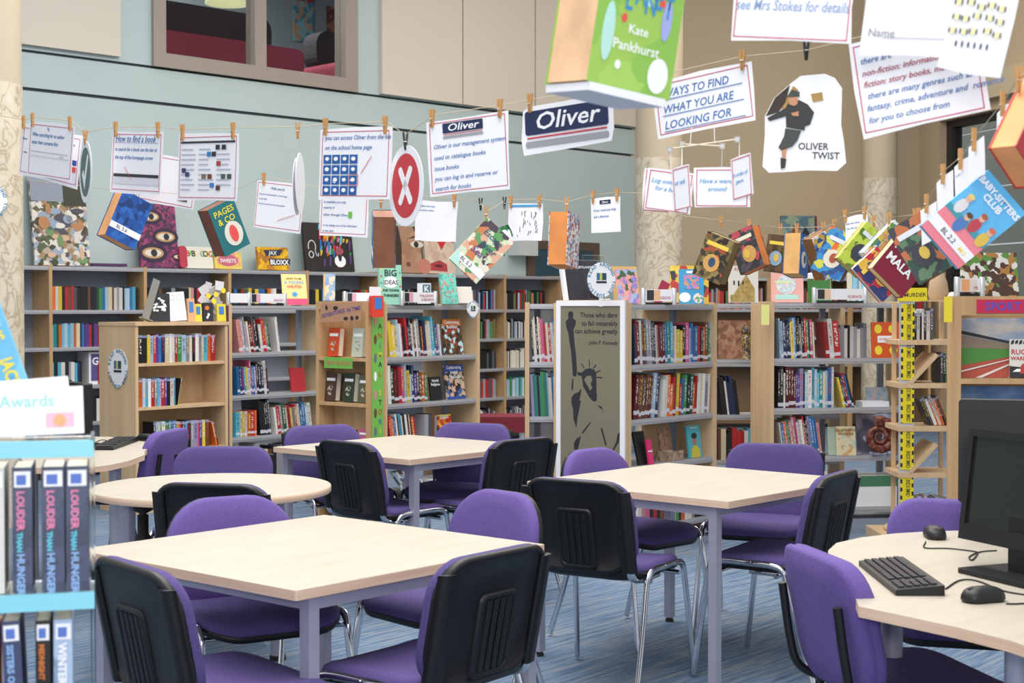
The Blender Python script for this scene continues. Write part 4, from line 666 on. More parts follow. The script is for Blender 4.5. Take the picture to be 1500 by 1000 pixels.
# ================================================================ sheets, cards and model books hung on strings
def peg(loc, rz, label, dark=False, up=.03):
    r = thing('clothes_peg', label, 'peg', loc, rz)
    for s in (-1, 1): MB().box((-.003, -.004, -.024), (.003, .004, up*.8+.004), 0, Matrix.Translation((s*.003, 0, 0)) @ Matrix.Rotation(s*.11, 4, 'Y')).build('peg_half', pegk if dark else pegw, r)
    MB().tube([(-.005, -.005, .0), (.005, -.005, .0)], .0016, 5).build('spring', alum, r)
STR = {}
def sheet(key, label, tl, tr, dl, dr, h, border=True, lines=(), ink=None, pegs=(.08, .92), dark=False, line=None, outline=None, name='hanging_sheet', cat='sheet', bm=None, face_m=None):
    """paper hung from two pixels of its top edge at distances dl, dr; h = height in metres"""
    A, B = W(tl[0], tl[1], dl), W(tr[0], tr[1], dr); e = B-A; w_ = e.length; e.normalize(); up = Vector((0, 0, 1)); up = (up-e*up.dot(e)).normalized(); n = up.cross(e).normalized()   # n points away from the viewer's side
    n = e.cross(up)*-1
    R = Matrix((e, n, up)).transposed(); c = A-up*h
    r = thing(name, label, cat, c, rot=R.to_euler('XYZ')); pm = face_m or paper
    if outline: MB().prism([(x*w_, z*h) for x, z in outline], 0, .0012, 'y').build('paper', pm, r)
    else:
        q = random.Random(key); j = lambda: q.uniform(-.004, .004); MB().prism([(0+j(), j()), (w_*.5, j()), (w_+j(), j()), (w_+j(), h*.5), (w_+j(), h+j()), (w_*.5, h+j()), (j(), h+j()), (j(), h*.5)], 0, .0012, 'y').build('paper', pm, r)
    if border:
        b, t = .03*w_, .0022; m = MB()
        for p_, q_ in (((b, h-b-t), (w_-b, h-b)), ((b, b), (w_-b, b+t)), ((b, b), (b+t, h-b)), ((w_-b-t, b), (w_-b, h-b))): m.box((p_[0], -.0008, p_[1]), (q_[0], -.0001, q_[1]))
        m.build('printed_border', bm or red_line, r)
    for (s, fx, fz, k, m_, *o) in lines: text(r, s, k*h, fx*w_, fz*h, m_, -.0011, o[0] if o else 'LEFT', shear=o[1] if len(o) > 1 else .3, sx=o[2] if len(o) > 2 else 1)
    for i, fx in enumerate(pegs):
        loc = A+e*(w_*fx)+up*.004-n*.004; peg(loc, math.atan2(e.y, e.x), '%s peg at the %s of the %s' % ('dark' if dark else 'wooden', ('left end', 'right end')[i] if len(pegs) > 1 else 'top', key), dark)
        if line: STR.setdefault(line, []).append(loc+up*.012+n*.006)
    return r, w_, h
LI = lambda s, z, k=.1, x=.07, m_=None, sx=1: (s, x, z, k, m_ or blue_ink, 'LEFT', .3, sx)
r, w_, h = sheet('author search sheet', 'sheet about searching for an author by surname', (44, 177), (109, 184), 5.82, 5.58, .21, line='a', lines=(LI('When searching for an author', .74, .098), LI('enter their surname first', .60, .098), ('Tip', .4, .86, .08, blue_ink)))
patchr(r, .06*w_, .46*h, .9*w_, .468*h, grey_p); patchr(r, .06*w_, .38*h, .93*w_, .385*h, grey_p); text(r, 'Search', .05*h, .72*w_, .4*h, grey_p)
r, w_, h = sheet('sheet behind the author search', 'paler sheet with blue and orange logos behind the author sheet', (34, 181), (121, 200), 5.98, 5.72, .2, pegs=(.02,), line='a', lines=(LI('Oliver', .7, .07, .01), ('lets', .85, .78, .07, blue_ink))); patchr(r, .87*w_, .42*h, .95*w_, .52*h, M['royal_band']); patchr(r, .87*w_, .29*h, .95*w_, .39*h, M['coral_print']); patchr(r, .06*w_, .45*h, .12*w_, .465*h, dark_ink)
def disc_sign(key, label, px, py, d, hh, wf, yaw, col, sym, tilt=0):
    r = thing('hanging_disc', label, 'sign', W(px, py, d), rot=Euler((0, tilt, face(yaw)), 'XYZ')); MB().prism(ell(0, 0, hh*.46, hh/2, 36), 0, .0015, 'y').build('white_disc', paper, r); MB().prism(ell(0, 0, hh*.36, hh*.4, 36), -.0005, 0, 'y').build('colour_disc', col, r)
    q = hh*.25
    if sym == 'x':
        for s in (-1, 1): MB().prism(rrect(-q*.2, -q*1.1, q*.2, q*1.1, q*.18, 3), -.0014, -.0006, 'y').build('cross_bar', white_ink, r, rot=(0, s*.6, 0))
    elif sym == 'v': MB().prism([(-q*.9, -.1*q), (-q*.55, .15*q), (-q*.25, -.35*q), (q*.7, 1.1*q), (q*.95, .85*q), (-q*.2, -1.1*q)], -.0014, -.0006, 'y').build('tick', white_ink, r)
    peg(W(px, py, d)+Vector((0, 0, hh/2+.01)), face(180), 'peg above the '+key, sym == 'x'); STR.setdefault('a', []).append(W(px, py, d)+Vector((0, 0, hh/2+.03)))
disc_sign('green tick disc', 'white disc with a green tick circle, turned side on', 125, 252, 5.25, .215, 1, 180+62, mat('tick_green', '5c7468'), 'v')
r, w_, h = sheet('find a book sheet', 'sheet titled how to find a book', (165, 192), (239, 193), 5.24, 5.02, .21, line='a', lines=(LI('How to find a book', .83, .15), LI('to search for a book use the bar at', .68, .088), LI('the top of the homepage screen', .55, .088)))
patchr(r, .06*w_, .815*h, .92*w_, .82*h, blue_ink); patchr(r, .06*w_, .26*h, .95*w_, .31*h, dark_ink); patchr(r, .06*w_, .14*h, .95*w_, .25*h, mat('pale_grey_print', 'd2d4da')); MB().tube([(.28*w_, -.002, .42*h), (.42*w_, -.002, .22*h)], .0008, 5).build('arrow', red_p, r)
r, w_, h = sheet('webpage sheet', 'printed web page sheet with black menu bar and small pictures', (262, 197), (350, 194), 4.92, 4.70, .215, line='a', lines=())
patchr(r, .05*w_, .86*h, .95*w_, .89*h, dark_ink)
q = random.Random(9)
for k in range(26): x, z = .06+.3*(k % 3), .76-.075*(k//3); patchr(r, x*w_, z*h, (x+q.uniform(.15, .26))*w_, (z+.018)*h, mat('pale_text', 'b4b8c4'))
for x, z, c_ in ((.5, .66, '3a7ab8'), (.58, .66, '2a2a30'), (.08, .42, '2a3a6a'), (.14, .36, '30406a'), (.42, .33, '7a6a50'), (.52, .33, '6a3a2a'), (.74, .33, '4a5a50'), (.84, .33, '3a4a40'), (.66, .16, '5a3a2a'), (.56, .2, '3a7ab8'), (.66, .52, 'a83a3a'), (.64, .76, '2a2a30'), (.74, .76, '2a2a30')): patchr(r, x*w_, z*h, (x+.065)*w_, (z+.07)*h, mat('pic_'+c_, c_), -.002)
r, w_, h = sheet('sheet behind the webpage', 'white sheet with small handwriting hanging behind the web page', (209, 222), (292, 236), 6.2, 6.05, .2, pegs=(), lines=(LI('use the home page', .78, .06), LI('to find the shelf', .67, .06), LI('of the book', .56, .06))); patchr(r, .72*w_, .14*h, .88*w_, .24*h, mat('brown_photo', '6a4a40'))
sheet_lines = ('you can access Oliver from the tile', 'on the school home page')
r, w_, h = sheet('tile grid sheet', 'sheet showing a grid of blue tiles and a red arrow', (470, 189), (574, 186), 4.60, 4.42, .212, line='a', lines=(LI(sheet_lines[0], .84, .09), LI(sheet_lines[1], .70, .09)))
for i in range(4):
    for k in range(4):
        x, z = .06+.125*i, .50-.148*k; patchr(r, x*w_, z*h, (x+.11)*w_, (z+.128)*h, mat('tile_blue', '1e5a9e')); patch(r, ell((x+.055)*w_, (z+.07)*h, .03*w_, .03*h, 8 if (i+k) % 2 else 5), white_ink, -.002)
text(r, 'G', .09*h, .205*w_, .225*h, white_ink, -.003); text(r, 'Oliver', .035*h, .445*w_, .25*h, white_ink, -.003)
m = MB(); m.tube([(.74*w_, -.002, .60*h), (.60*w_, -.002, .36*h)], .0009, 5)
for a_, b_ in (((.425, .19), (.56, .19)), ((.56, .19), (.56, .345)), ((.56, .345), (.425, .345)), ((.425, .345), (.425, .19))): m.tube([(a_[0]*w_, -.002, a_[1]*h), (b_[0]*w_, -.002, b_[1]*h)], .0008, 5)
m.build('red_arrow', red_p, r)
r = thing('hanging_disc', 'white discs hung edge on beside the tile grid sheet', 'sign', W(440, 268, 4.72), rot=Euler((0, .06, face(93)), 'XYZ')); MB().prism(ell(0, 0, .075, .095, 30), 0, .0015, 'y').build('disc', paper, r); MB().prism(ell(.01, -.01, .07, .09, 30), .012, .0135, 'y').build('disc', paper, r); peg(W(436, 192, 4.72), face(180), 'peg above the edge on white discs'); STR['a'].append(W(436, 186, 4.72)); MB().tube([W(438, 200, 4.72)-r.location, W(439, 222, 4.72)-r.location], .001, 4).build('thread', twine, r).matrix_parent_inverse = Euler((0, .06, face(93)), 'XYZ').to_matrix().to_4x4().inverted()
disc_sign('red cross disc', 'white disc with a red circle and white cross', 594, 272, 4.38, .235, 1, 180+58, red_p, 'x')
r, w_, h = sheet('management sheet', 'sheet headed by the navy Oliver logo about the management system', (625, 178), (743, 161), 4.28, 4.14, .215, line='a', lines=(LI('Oliver is our management system', .62, .082), LI('used to catalogue books', .475, .082), LI('issue books', .335, .082), LI('you can log in and reserve or', .20, .082), LI('search for books', .07, .082)))
def logo(r, x, z, w_, h_, y=-.001):
    patch(r, [(a_+x, b_+z) for a_, b_ in rrect(0, h_*.34, w_, h_, h_*.08, 3)], navy, y); patchr(r, x+.02*w_, z+.24*h_, x+.98*w_, z+.28*h_, red_p, y); patch(r, [(a_+x, b_+z) for a_, b_ in rrect(.0, 0, w_, h_*.17, h_*.06, 3)], grey_p, y); text(r, 'Oliver', h_*.66, x+w_*.5, z+h_*.47, white_ink, y-.0012, 'CENTER', shear=.2, bold=h_*.008, sx=w_/(h_*2.2))
logo(r, .2*w_, .74*h, .5*w_, .2*h)
r, w_, h = sheet('logo banner', 'cut out banner of the navy Oliver logo', (762, 157), (897, 135), 4.16, 3.98, .135, False, line='a', pegs=(.12, .92), outline=[(.02, .0), (.5, .02), (.97, .06), (1.0, .3), (1.0, .9), (.9, 1.0), (.5, .98), (.1, .98), (.03, .9), (.0, .3)]); logo(r, .05*w_, .14*h, .9*w_, .74*h)
r, w_, h = sheet('ways to find sheet', 'sheet in blue capitals reading ways to find what you are looking for', (955, 122), (1099, 89), 4.0, 3.85, .15, line='a', pegs=(.93,), lines=(('WAYS TO FIND', .1, .70, .2, blue_ink, 'LEFT', .25, .9), ('WHAT YOU ARE', .08, .42, .2, blue_ink, 'LEFT', .25, .9), ('LOOKING FOR', .08, .14, .2, blue_ink, 'LEFT', .25, .95)))
for z in (.65, .37, .09): patchr(r, .08*w_, z*h, .9*w_, (z+.014)*h, blue_ink)
# mobile of small cards
mb = thing('card_mobile', 'mobile of white threads and crossed sticks under the blue capitals sheet', 'mobile', W(1030, 213, 3.9)); ml = mb.location
L3 = lambda px, py, d: W(px, py, d)-ml
MB().tube([L3(981, 218, 3.92), L3(1080, 204, 3.88)], .0022, 6).build('stick', mat('pale_stick', 'd8ccb4'), mb); MB().tube([L3(998, 211, 3.98), L3(1058, 214, 3.82)], .0022, 6).build('stick', M['pale_stick'], mb)
for a_, b_ in (((1013, 187, 3.9), (1011, 213, 3.9)), ((1046, 183, 3.9), (1047, 209, 3.9)), ((982, 218, 3.92), (983, 250, 3.92)), ((999, 211, 3.98), (999, 246, 3.95)), ((1058, 214, 3.82), (1057, 246, 3.86)), ((1083, 205, 3.88), (1083, 230, 3.88))): MB().tube([L3(*a_), L3(*b_)], .0013, 5).build('thread', mat('white_thread', 'e8e6e0'), mb)
for px, py, d in ((981, 219, 3.92), (999, 211, 3.98), (1058, 214, 3.82), (1080, 204, 3.88)):
    m = MB(); a_ = L3(px, py, d); m.lathe([(.003, -.008), (.008, -.004), (.006, .002), (.009, .006)], 10); m.build('knot', M['white_thread'], mb, a_)
def card(key, label, tl, tr, dl, dr, h_, lines=(), extra=None): return sheet(key, label, tl, tr, dl, dr, h_, lines=lines, pegs=(), name='mobile_card', cat='card')
card('mobile card', 'small mobile card reading log onto Oliver for a book', (951, 246), (1017, 255), 3.93, 3.93, .108, (('Log onto Oliver', .08, .68, .15, mat('sky_print', '4a9ad0')), ('for a book', .18, .5, .15, M['sky_print'])))
r = C.objects[-1]; r, w_, h = card('mobile card', 'small mobile card with a blue logo box behind the log on card', (946, 247), (985, 250), 3.97, 3.96, .112); logo(r, .3*w_, .1*h, .65*w_, .34*h)
card('mobile card', 'small grey mobile card turned side on over the log on card', (985, 248), (1009, 241), 3.82, 3.76, .108, (('or ask', .1, .6, .16, M['sky_print']),))
card('mobile card', 'mobile card reading have a wander around', (1018, 246), (1098, 246), 3.88, 3.86, .102, (('Have a wander', .08, .62, .16, M['sky_print']), ('around', .24, .42, .16, M['sky_print'])))
card('mobile card', 'mobile card turned side on at the right end of the stick', (1071, 234), (1099, 224), 3.80, 3.72, .105, (('In order of', .06, .55, .14, M['sky_print']), ('genre', .2, .38, .14, M['sky_print'])))
# running figure poster
r, w_, h = sheet('running figure poster', 'cut out white Oliver Twist poster with a running figure', (1121, 108), (1246, 108), 3.78, 3.72, .252, False, line='a', pegs=(), outline=[(.02, .08), (.1, .02), (.3, .03), (.55, .05), (.9, .05), (1.0, .13), (.96, .35), (.92, .5), (.91, .86), (.82, .96), (.7, 1.0), (.42, .98), (.3, .9), (.12, .76), (.02, .58), (.03, .4)])
def fp(pts, m_, y=-.001): patch(r, [(x*w_, z*h) for x, z in pts], m_, y)
ochre = mat('ochre_print', 'a8844a'); coal = mat('coal_print', '2e3030'); moss = mat('moss_print', '3c4440'); skinp = mat('figure_skin', 'c08a68')
fp([(.03, .58), (.13, .76), (.3, .89), (.26, .72), (.18, .62)], mat('dark_arch', '33261e')); fp([(.2, .66), (.34, .88), (.4, .84), (.28, .62)], ochre); fp([(.55, .8), (.68, .82), (.7, .74), (.58, .72)], ochre)
fp([(.26, .66), (.3, .73), (.42, .74), (.52, .7), (.6, .62), (.56, .5), (.5, .48), (.5, .44), (.28, .47), (.27, .58), (.08, .53), (.05, .56)], coal, -.0018); fp([(.27, .46), (.46, .44), (.42, .34), (.36, .28), (.24, .24), (.2, .27), (.26, .38)], moss, -.0025); fp([(.24, .26), (.3, .28), (.29, .17), (.25, .16)], skinp, -.0025); fp([(.23, .17), (.3, .16), (.29, .07), (.24, .06)], coal, -.0025)
fp([(.29, .76), (.4, .77), (.4, .70), (.36, .68), (.3, .70)], skinp, -.003); fp([(.27, .77), (.33, .84), (.42, .82), (.42, .77), (.34, .775)], moss, -.0035); fp([(.33, .61), (.42, .63), (.42, .58), (.35, .585)], skinp, -.0035)
text(r, 'OLIVER', .095*h, .43*w_, .255*h, dark_ink, -.0012, sx=.95); text(r, 'TWIST', .095*h, .6*w_, .165*h, dark_ink, -.0012, sx=.95)
p = W(1181, 74, 3.74); peg(p, face(180), 'dark peg above the running figure poster', True, .045); STR['a'].append(p)
r, w_, h = sheet('genre sheet', 'tilted sheet listing fiction, non-fiction and genres', (1243, 65), (1428, 20), 3.25, 3.12, .205, line='a', pegs=(), lines=(LI('there are', .76, .088), LI('non-fiction: information', .63, .088, m_=mat('wine_print', 'a83a58')), LI('fiction: story books, made up', .51, .088, m_=M['wine_print']), LI(' there are many genres such as', .385, .088), LI('fantasy, crime, adventure and  romance', .26, .088), LI('for you to choose from', .13, .088)))
r, w_, h = sheet('details sheet', 'overexposed white sheet asking readers to see staff for details', (1078, -50), (1256, -45), 2.86, 2.80, .14, line='e', pegs=(.1, .9), lines=(('see Mrs Stokes for details', .03, .42, .2, mat('pale_blue_print', '8aa0c8'), 'LEFT', .2, .72),))
r, w_, h = sheet('name sheet', 'plain white sheet with a name line, near the top edge', (1276, -60), (1418, -60), 2.72, 2.62, .172, False, line='e', pegs=(.1, .9), lines=(('Name', .07, .20, .12, grey_p, 'LEFT', 0),)); patchr(r, .24*w_, .19*h, .9*w_, .197*h, grey_p)
r, w_, h = sheet('coding sheet', 'white sheet printed with yellow circles and blue arrow shapes', (1412, -70), (1505, -62), 2.58, 2.50, .2, False, line='e', pegs=(.1, .9))
q = random.Random(4)
for k in range(24): x, z = (.12+.17*(k % 5)+q.uniform(-.03, .03))*w_, (.36+.11*(k//5)+q.uniform(-.02, .02))*h; patch(r, ell(x, z, .045*w_, .032*h, 10), mat('pale_yellow_dot', 'ece4b0')); patch(r, ell(x-.055*w_, z, .012*w_, .028*h, 6), navy, -.002); patch(r, ell(x+.055*w_, z, .012*w_, .028*h, 6), navy, -.002)
for k in range(6): patch(r, ell((.2+.1*k)*w_, .24*h, .015*w_, .03*h, 6), navy)
# second row of sheets
r, w_, h = sheet('search tip sheet', 'small handwritten sheet hung under the edge on discs', (377, 263), (447, 271), 6.35, 6.2, .2, line='b', pegs=(.15,), lines=(LI('Web search', .83, .08, .3), LI('If you are searching for a book type', .7, .055), LI('in the title', .6, .055), LI('if you are not sure use the author', .5, .055))); MB().tube([(.5*w_, -.002, .2*h), (.85*w_, -.002, .36*h)], .0009, 5).build('red_arrow', red_p, r)
r, w_, h = sheet('reserve sheet', 'handwritten sheet with a green icon beneath the tile grid sheet', (470, 285), (540, 287), 6.05, 5.92, .16, line='b', pegs=(), lines=(LI('is available you may', .8, .09), LI('reserve it', .66, .09), LI('either through Oliver', .48, .09), LI('or by asking one of the Librarians', .22, .08), LI('at the desk', .08, .08))); patchr(r, .6*w_, .44*h, .68*w_, .6*h, M['grass_card'])
sheet('plain list sheet', 'plain pale sheet with faint print hung by two pegs', (611, 293), (671, 296), 6.25, 6.15, .165, False, line='b', lines=(LI('Follow the steps', .84, .07), LI('the library shelves', .74, .06)))
r, w_, h = sheet('picture code sheet', 'white sheet with a blue band and small black code drawings', (745, 298), (795, 297), 6.3, 6.2, .157, False, line='b'); patchr(r, .03*w_, .90*h, .97*w_, .96*h, M['sky_print'])
q = random.Random(2)
for k in range(22): x, z = (.12+.75*q.random())*w_, (.1+.65*q.random())*h; MB().tube([(x, -.002, z), (x+q.uniform(-.05, .05)*w_, -.002, z+q.uniform(.03, .16)*h)], .0012, 4).build('drawing_stroke', dark_ink, r)
r, w_, h = sheet('help sheet', 'curling sheet with a navy logo asking if readers need help', (866, 291), (908, 287), 6.2, 6.1, .145, False, line='b', lines=(LI('If you need any help', .62, .1), LI('ask a librarian', .44, .1))); patchr(r, .3*w_, .82*h, .68*w_, .93*h, navy); text(r, 'Oliver', .09*h, .38*w_, .84*h, white_ink, -.0025)
for px, py, nm in ((704, 300, 'left dark'), (739, 298, 'right dark')): peg(W(px, py, 6.2), face(180), nm+' peg left empty on the lower string', True); STR['b'].append(W(px, py-4, 6.2))
r = thing('map_pin_cutout', 'green paper map pin beside the rainforest book', 'cut out', W(739, 347, 6.19), face(178)); MB().prism([(0, -.085)]+[(.032*math.sin(a_*PI/12-PI+.5+.0)*-1, .02-.036*math.cos(a_*PI/12-PI+.5)*-1*-1) for a_ in range(0, 1)]+[(.033*math.cos(math.radians(t_)), .01+.036*math.sin(math.radians(t_))) for t_ in range(-20, 201, 20)], 0, .002, 'y').build('pin', mat('pin_green', '1e6a3c'), r); patch(r, ell(0, .014, .014, .016), white_ink); MB().tube([(0, 0, .04), (0, .002, .13)], .001, 5).build('thread', twine, r)
# model books hung by a corner
def hang_book(label, px, py, d, w_, h_, t_, yaw, roll, cover, edge, pitch=0, line=None, pegpx=None, side='l'):
    R = Matrix.Rotation(face(yaw), 3, 'Z') @ Matrix.Rotation(math.radians(pitch), 3, 'X') @ Matrix.Rotation(math.radians(roll), 3, 'Y')
    r = thing('model_book', label, 'model book', W(px, py, d)-R @ Vector((0, t_/2, h_/2)), rot=R.to_euler('XYZ')); b = .0025
    m = MB(); m.box((-w_/2, 0, 0), (w_/2, b, h_)); m.box((-w_/2, t_-b, 0), (w_/2, t_, h_)); m.box((-w_/2, b, 0) if side == 'r' else (w_/2-b, b, 0), (-w_/2+b, t_-b, h_) if side == 'r' else (w_/2, t_-b, h_)); m.build('cover', cover, r)
    MB().box((-w_/2+b, b, b), (w_/2-b, t_-b, h_-b)).build('page_block', edge, r)
    if cover.name in ('dark_gold', 'charcoal_art', 'small_brown', 'blue_white', 'blue_yellow', 'lime_cover', 'green_white', 'red_navy', 'forest_cover', 'cobalt_cover'):
        q = random.Random(cover.name); patchr(r, -w_*.38, h_*.74, w_*.38, h_*.83, mat('title_'+cover.name, q.choice(['e4dcc4', 'e8c850', 'd8dce4', 'c8503c']))); patch(r, ell(w_*q.uniform(-.1, .1), h_*.38, w_*.28, h_*.2, 14), mat('motif_'+cover.name, q.choice(['d8d0c0', '3a3a44', 'c89a58', '8aa8c0'])), -.001); patch(r, ell(0, h_*.4, w_*.12, h_*.11, 10), mat('centre_'+cover.name, q.choice(['a8483c', '2a4a68', 'd8b850'])), -.002)
    if line:
        pp = W(pegpx[0], pegpx[1], d); peg(pp, face(180), 'peg holding the '+label); STR.setdefault(line, []).append(pp+Vector((0, 0, .008)))
    return r
ep = lambda c_: noise_mat('edge_'+c_, [(.3, c_), (.7, '#%02x%02x%02x' % tuple(min(255, int(int(c_[i:i+2], 16)*1.18)) for i in (0, 2, 4)))], (1, 1, 1), 9, .7)
def level(r, w_, z0, s, roll=0): MB().prism([(-w_/2, z0+.02), (w_/2, z0+.02), (w_/2, z0+.045), (-w_/2, z0+.045)], -.0016, -.0006, 'y').build('reading_level_label', paper, r); text(r, s, .02, -w_*.3, z0+.026, dark_ink, -.002)
r = hang_book('deep blue model book under the find a book sheet', 183, 322, 6.0, .14, .2, .075, 138, 24, art('blue_maze', ['1e4e98', '2a62b0', '1e4e98', '16386e'], 16), ep('c08a58'), side='l', line='b', pegpx=(196, 283)); level(r, .14, .02, 'BL 5.6')
r = hang_book('teal model book reading pages and co', 328, 333, 6.0, .135, .2, .07, 132, -25, mat('teal_cover', '1f6e72', .45), ep('6e4030'), line='b', pegpx=(326, 290)); text(r, 'PAGES', .036, 0, .155, yellow_p, -.001, 'CENTER'); text(r, '& CO', .036, 0, .12, yellow_p, -.001, 'CENTER'); patch(r, ell(.01, .07, .045, .05), mat('ivory_cover', 'ddd8cc')); patch(r, ell(.01, .07, .02, .035), M['coral_print'], -.002)
r = hang_book('blue model book turned to show brown page edges', 562, 350, 5.7, .14, .2, .085, 262, 14, art('seascape', ['3a5a78', '5a7a98', '2a4560'], 12), ep('7e5038'), line='b', pegpx=(558, 296), side='r'); level(r, .14, .02, 'BL 5.1')
r = hang_book('tropical river model book hung as a diamond', 705, 367, 5.35, .132, .2, .035, 172, 43, art('tropics', ['d8a890', 'cfd8b8', 'c87a4a', '5a9a5a', 'e0d8c8', '4a3a48'], 13), ep('c88a58'), line='b', pegpx=(712, 314)); text(r, 'Escape', .03, .0, .15, mat('teal_dark_print', '1e5a6a'), -.002, 'CENTER', shear=.2); text(r, 'River', .032, .01, .11, mat('teal_dark_print', '1e5a6a'), -.002, 'CENTER', shear=.2); text(r, 'Sea', .036, -.01, .075, purple_ink, -.002, 'CENTER', shear=.2); patch(r, [(-.066, 0), (-.02, 0), (-.066, .06)], M['aqua_print']); level(r, .132, .0, 'BL 5.2')
r = hang_book('dotted model book turned to show orange page edges', 826, 352, 5.6, .13, .2, .075, 112, 6, art('dotted_cover', ['d8d4d0', 'b05a58', '6a9ab8', 'd8d4d0'], 40), ep('c07a40'), line='b', pegpx=(830, 299))
hang_book('dark gold model book beside the central column', 1050, 378, 6.6, .14, .2, .07, 212, 22, art('dark_gold', ['2a2620', '6a5a30', '3a342a', '8a7a48', 'a84a30'], 18), ep('7a6438'), line='c', pegpx=(1056, 325), side='r')
hang_book('charcoal model book with orange page edges', 1098, 366, 6.7, .13, .19, .06, 222, -20, art('charcoal_art', ['3a3a3e', '55505a', '3a3a3e', 'b84a58'], 14), ep('c07030'), line='c', pegpx=(1097, 330), side='r')
hang_book('small brown model book below the portrait', 1142, 372, 6.8, .11, .17, .06, 215, 8, art('small_brown', ['5a4630', '6a543a', '4a3a28'], 12), ep('70502e'), line='c', pegpx=(1143, 336), side='r')
hang_book('blue model book showing a wide tan page edge', 1166, 374, 6.5, .12, .18, .075, 118, 8, mat('cobalt_cover', '2a5a98', .45), ep('c09458'), line='c', pegpx=(1167, 336))
hang_book('blue and white model book with brown edge', 1206, 372, 6.3, .13, .19, .06, 145, -24, art('blue_white', ['3a6aa0', 'd8dce0', '4a7ab0', 'c8a040', '2a4a80'], 16), ep('70481e'), line='c', pegpx=(1206, 335))
hang_book('blue and yellow model book with brown edge', 1226, 372, 6.1, .13, .19, .06, 205, 26, art('blue_yellow', ['2a6ab0', '3a8ac0', 'c8c850', '2a4a80', 'd86a30'], 12), ep('7a4820'), line='c', pegpx=(1222, 330), side='r')
r, w_, h = sheet('small list sheet', 'small white list sheet behind the lime green model book', (1237, 319), (1270, 313), 6.0, 5.9, .1, False, line='c', lines=(LI('one two three', .7, .12), LI('four five six', .5, .12)))
hang_book('lime green model book tilted right', 1262, 366, 5.7, .12, .18, .045, 170, 40, art('lime_cover', ['a8bc3a', 'b8cc48', '5a7a30', 'b8cc48'], 12), ep('b89a5a'), line='c', pegpx=(1280, 326))
hang_book('small patterned green and white model book', 1298, 362, 5.4, .11, .17, .045, 168, 46, art('green_white', ['d8d8d4', '5a8a4a', 'd0b850', '4a6a98'], 22), ep('d8d4cc'), line='c', pegpx=(1302, 322))
hang_book('red and navy model book hung low', 1286, 402, 5.0, .11, .15, .04, 176, -42, art('red_navy', ['b82a34', '2a3468', 'b82a34', 'd8b040'], 9), ep('d0c8b8'), line='c', pegpx=(1297, 352))
r = hang_book('maroon model book hung on its corner beside the carousel', 1325, 378, 4.7, .14, .21, .04, 165, 42, mat('maroon_cover', '7e1630', .45), ep('d8bc80'), line='c', pegpx=(1341, 318)); text(r, 'I AM', .04, -.06, .10, white_ink, -.002, bold=.001); text(r, 'MALA', .04, -.06, .055, white_ink, -.002, bold=.001); patchr(r, -.07, .15, .07, .21, mat('sage_print', 'a8c0a0'))
hang_book('brown edged model book behind the maroon one', 1352, 362, 4.3, .12, .18, .05, 205, -30, art('forest_cover', ['2a4a3e', '5a7a5a', '3a3a40', 'b86a40'], 16), ep('70442e'), side='r', line='c', pegpx=(1350, 318))
for i, (px, py, d, hh, lb) in enumerate(((1358, 305, 4.1, .1, 'white wedge paper hung above the forest model book'), (1382, 262, 3.9, .15, 'thin white strip hung by a red peg'), (1408, 240, 3.7, .075, 'small printed strip hung near the window'), (1428, 212, 3.4, .085, 'crumpled white sheet hung above the club model book'), (1470, 160, 3.2, .09, 'narrow printed sheet hung high at the right edge'))):
    r, w_, h = sheet('white strip %s' % ('one', 'two', 'three', 'four', 'five')[i], lb, (px-10, py+4), (px+13, py-12), d+.06, d-.06, hh, False, line='c', pegs=(.5,), lines=(LI('book review', .6, .1),) if i in (2, 4) else ())
r = hang_book('pink and blue baby-sitters club model book', 1424, 322, 3.45, .131, .195, .03, 187, 50, mat('club_blue', '58b4e6', .45), ep('7a4630'), side='r')
patchr(r, -.0655, 0, .0655, .075, mat('club_pink', 'e8808e'), -.0006); patchr(r, -.0655, .07, .0655, .085, mat('club_teal', '3a94a4'), -.0014); text(r, 'BABY-SITTERS', .0205, 0, .165, white_ink, -.002, 'CENTER', bold=.0007); text(r, 'CLUB', .022, .0, .145, white_ink, -.002, 'CENTER', bold=.0007)
for x, z, c1, c2 in ((-.042, .115, 'e0c878', 'd8d8d8'), (-.012, .085, '5a3a2a', '4a78b8'), (.012, .108, 'a85a38', 'b8404a'), (.048, .1, 'd06a48', 'd8b84a')): patch(r, ell(x, z-.018, .013, .02, 10), mat('kid_'+c2, c2), -.002); patch(r, ell(x, z+.006, .008, .009, 10), mat('kid_skin', 'e0b090'), -.003); patch(r, ell(x, z+.012, .009, .006, 10), mat('kid_'+c1, c1), -.0038)
patch(r, [(-.0655, .02), (.0655, .02), (.0655, .046), (-.0655, .046)], paper, -.0022); text(r, 'BL 2.2', .017, -.03, .026, dark_ink, -.0034); text(r, 'MG', .015, .028, .026, yellow_p, -.0034)
hang_book('red model book with a broad orange edge at the right border', 1512, 192, 2.95, .12, .19, .06, 140, 38, mat('lacquer_red', 'b82a30', .45), ep('d8905c'), line='c', pegpx=(1492, 118))
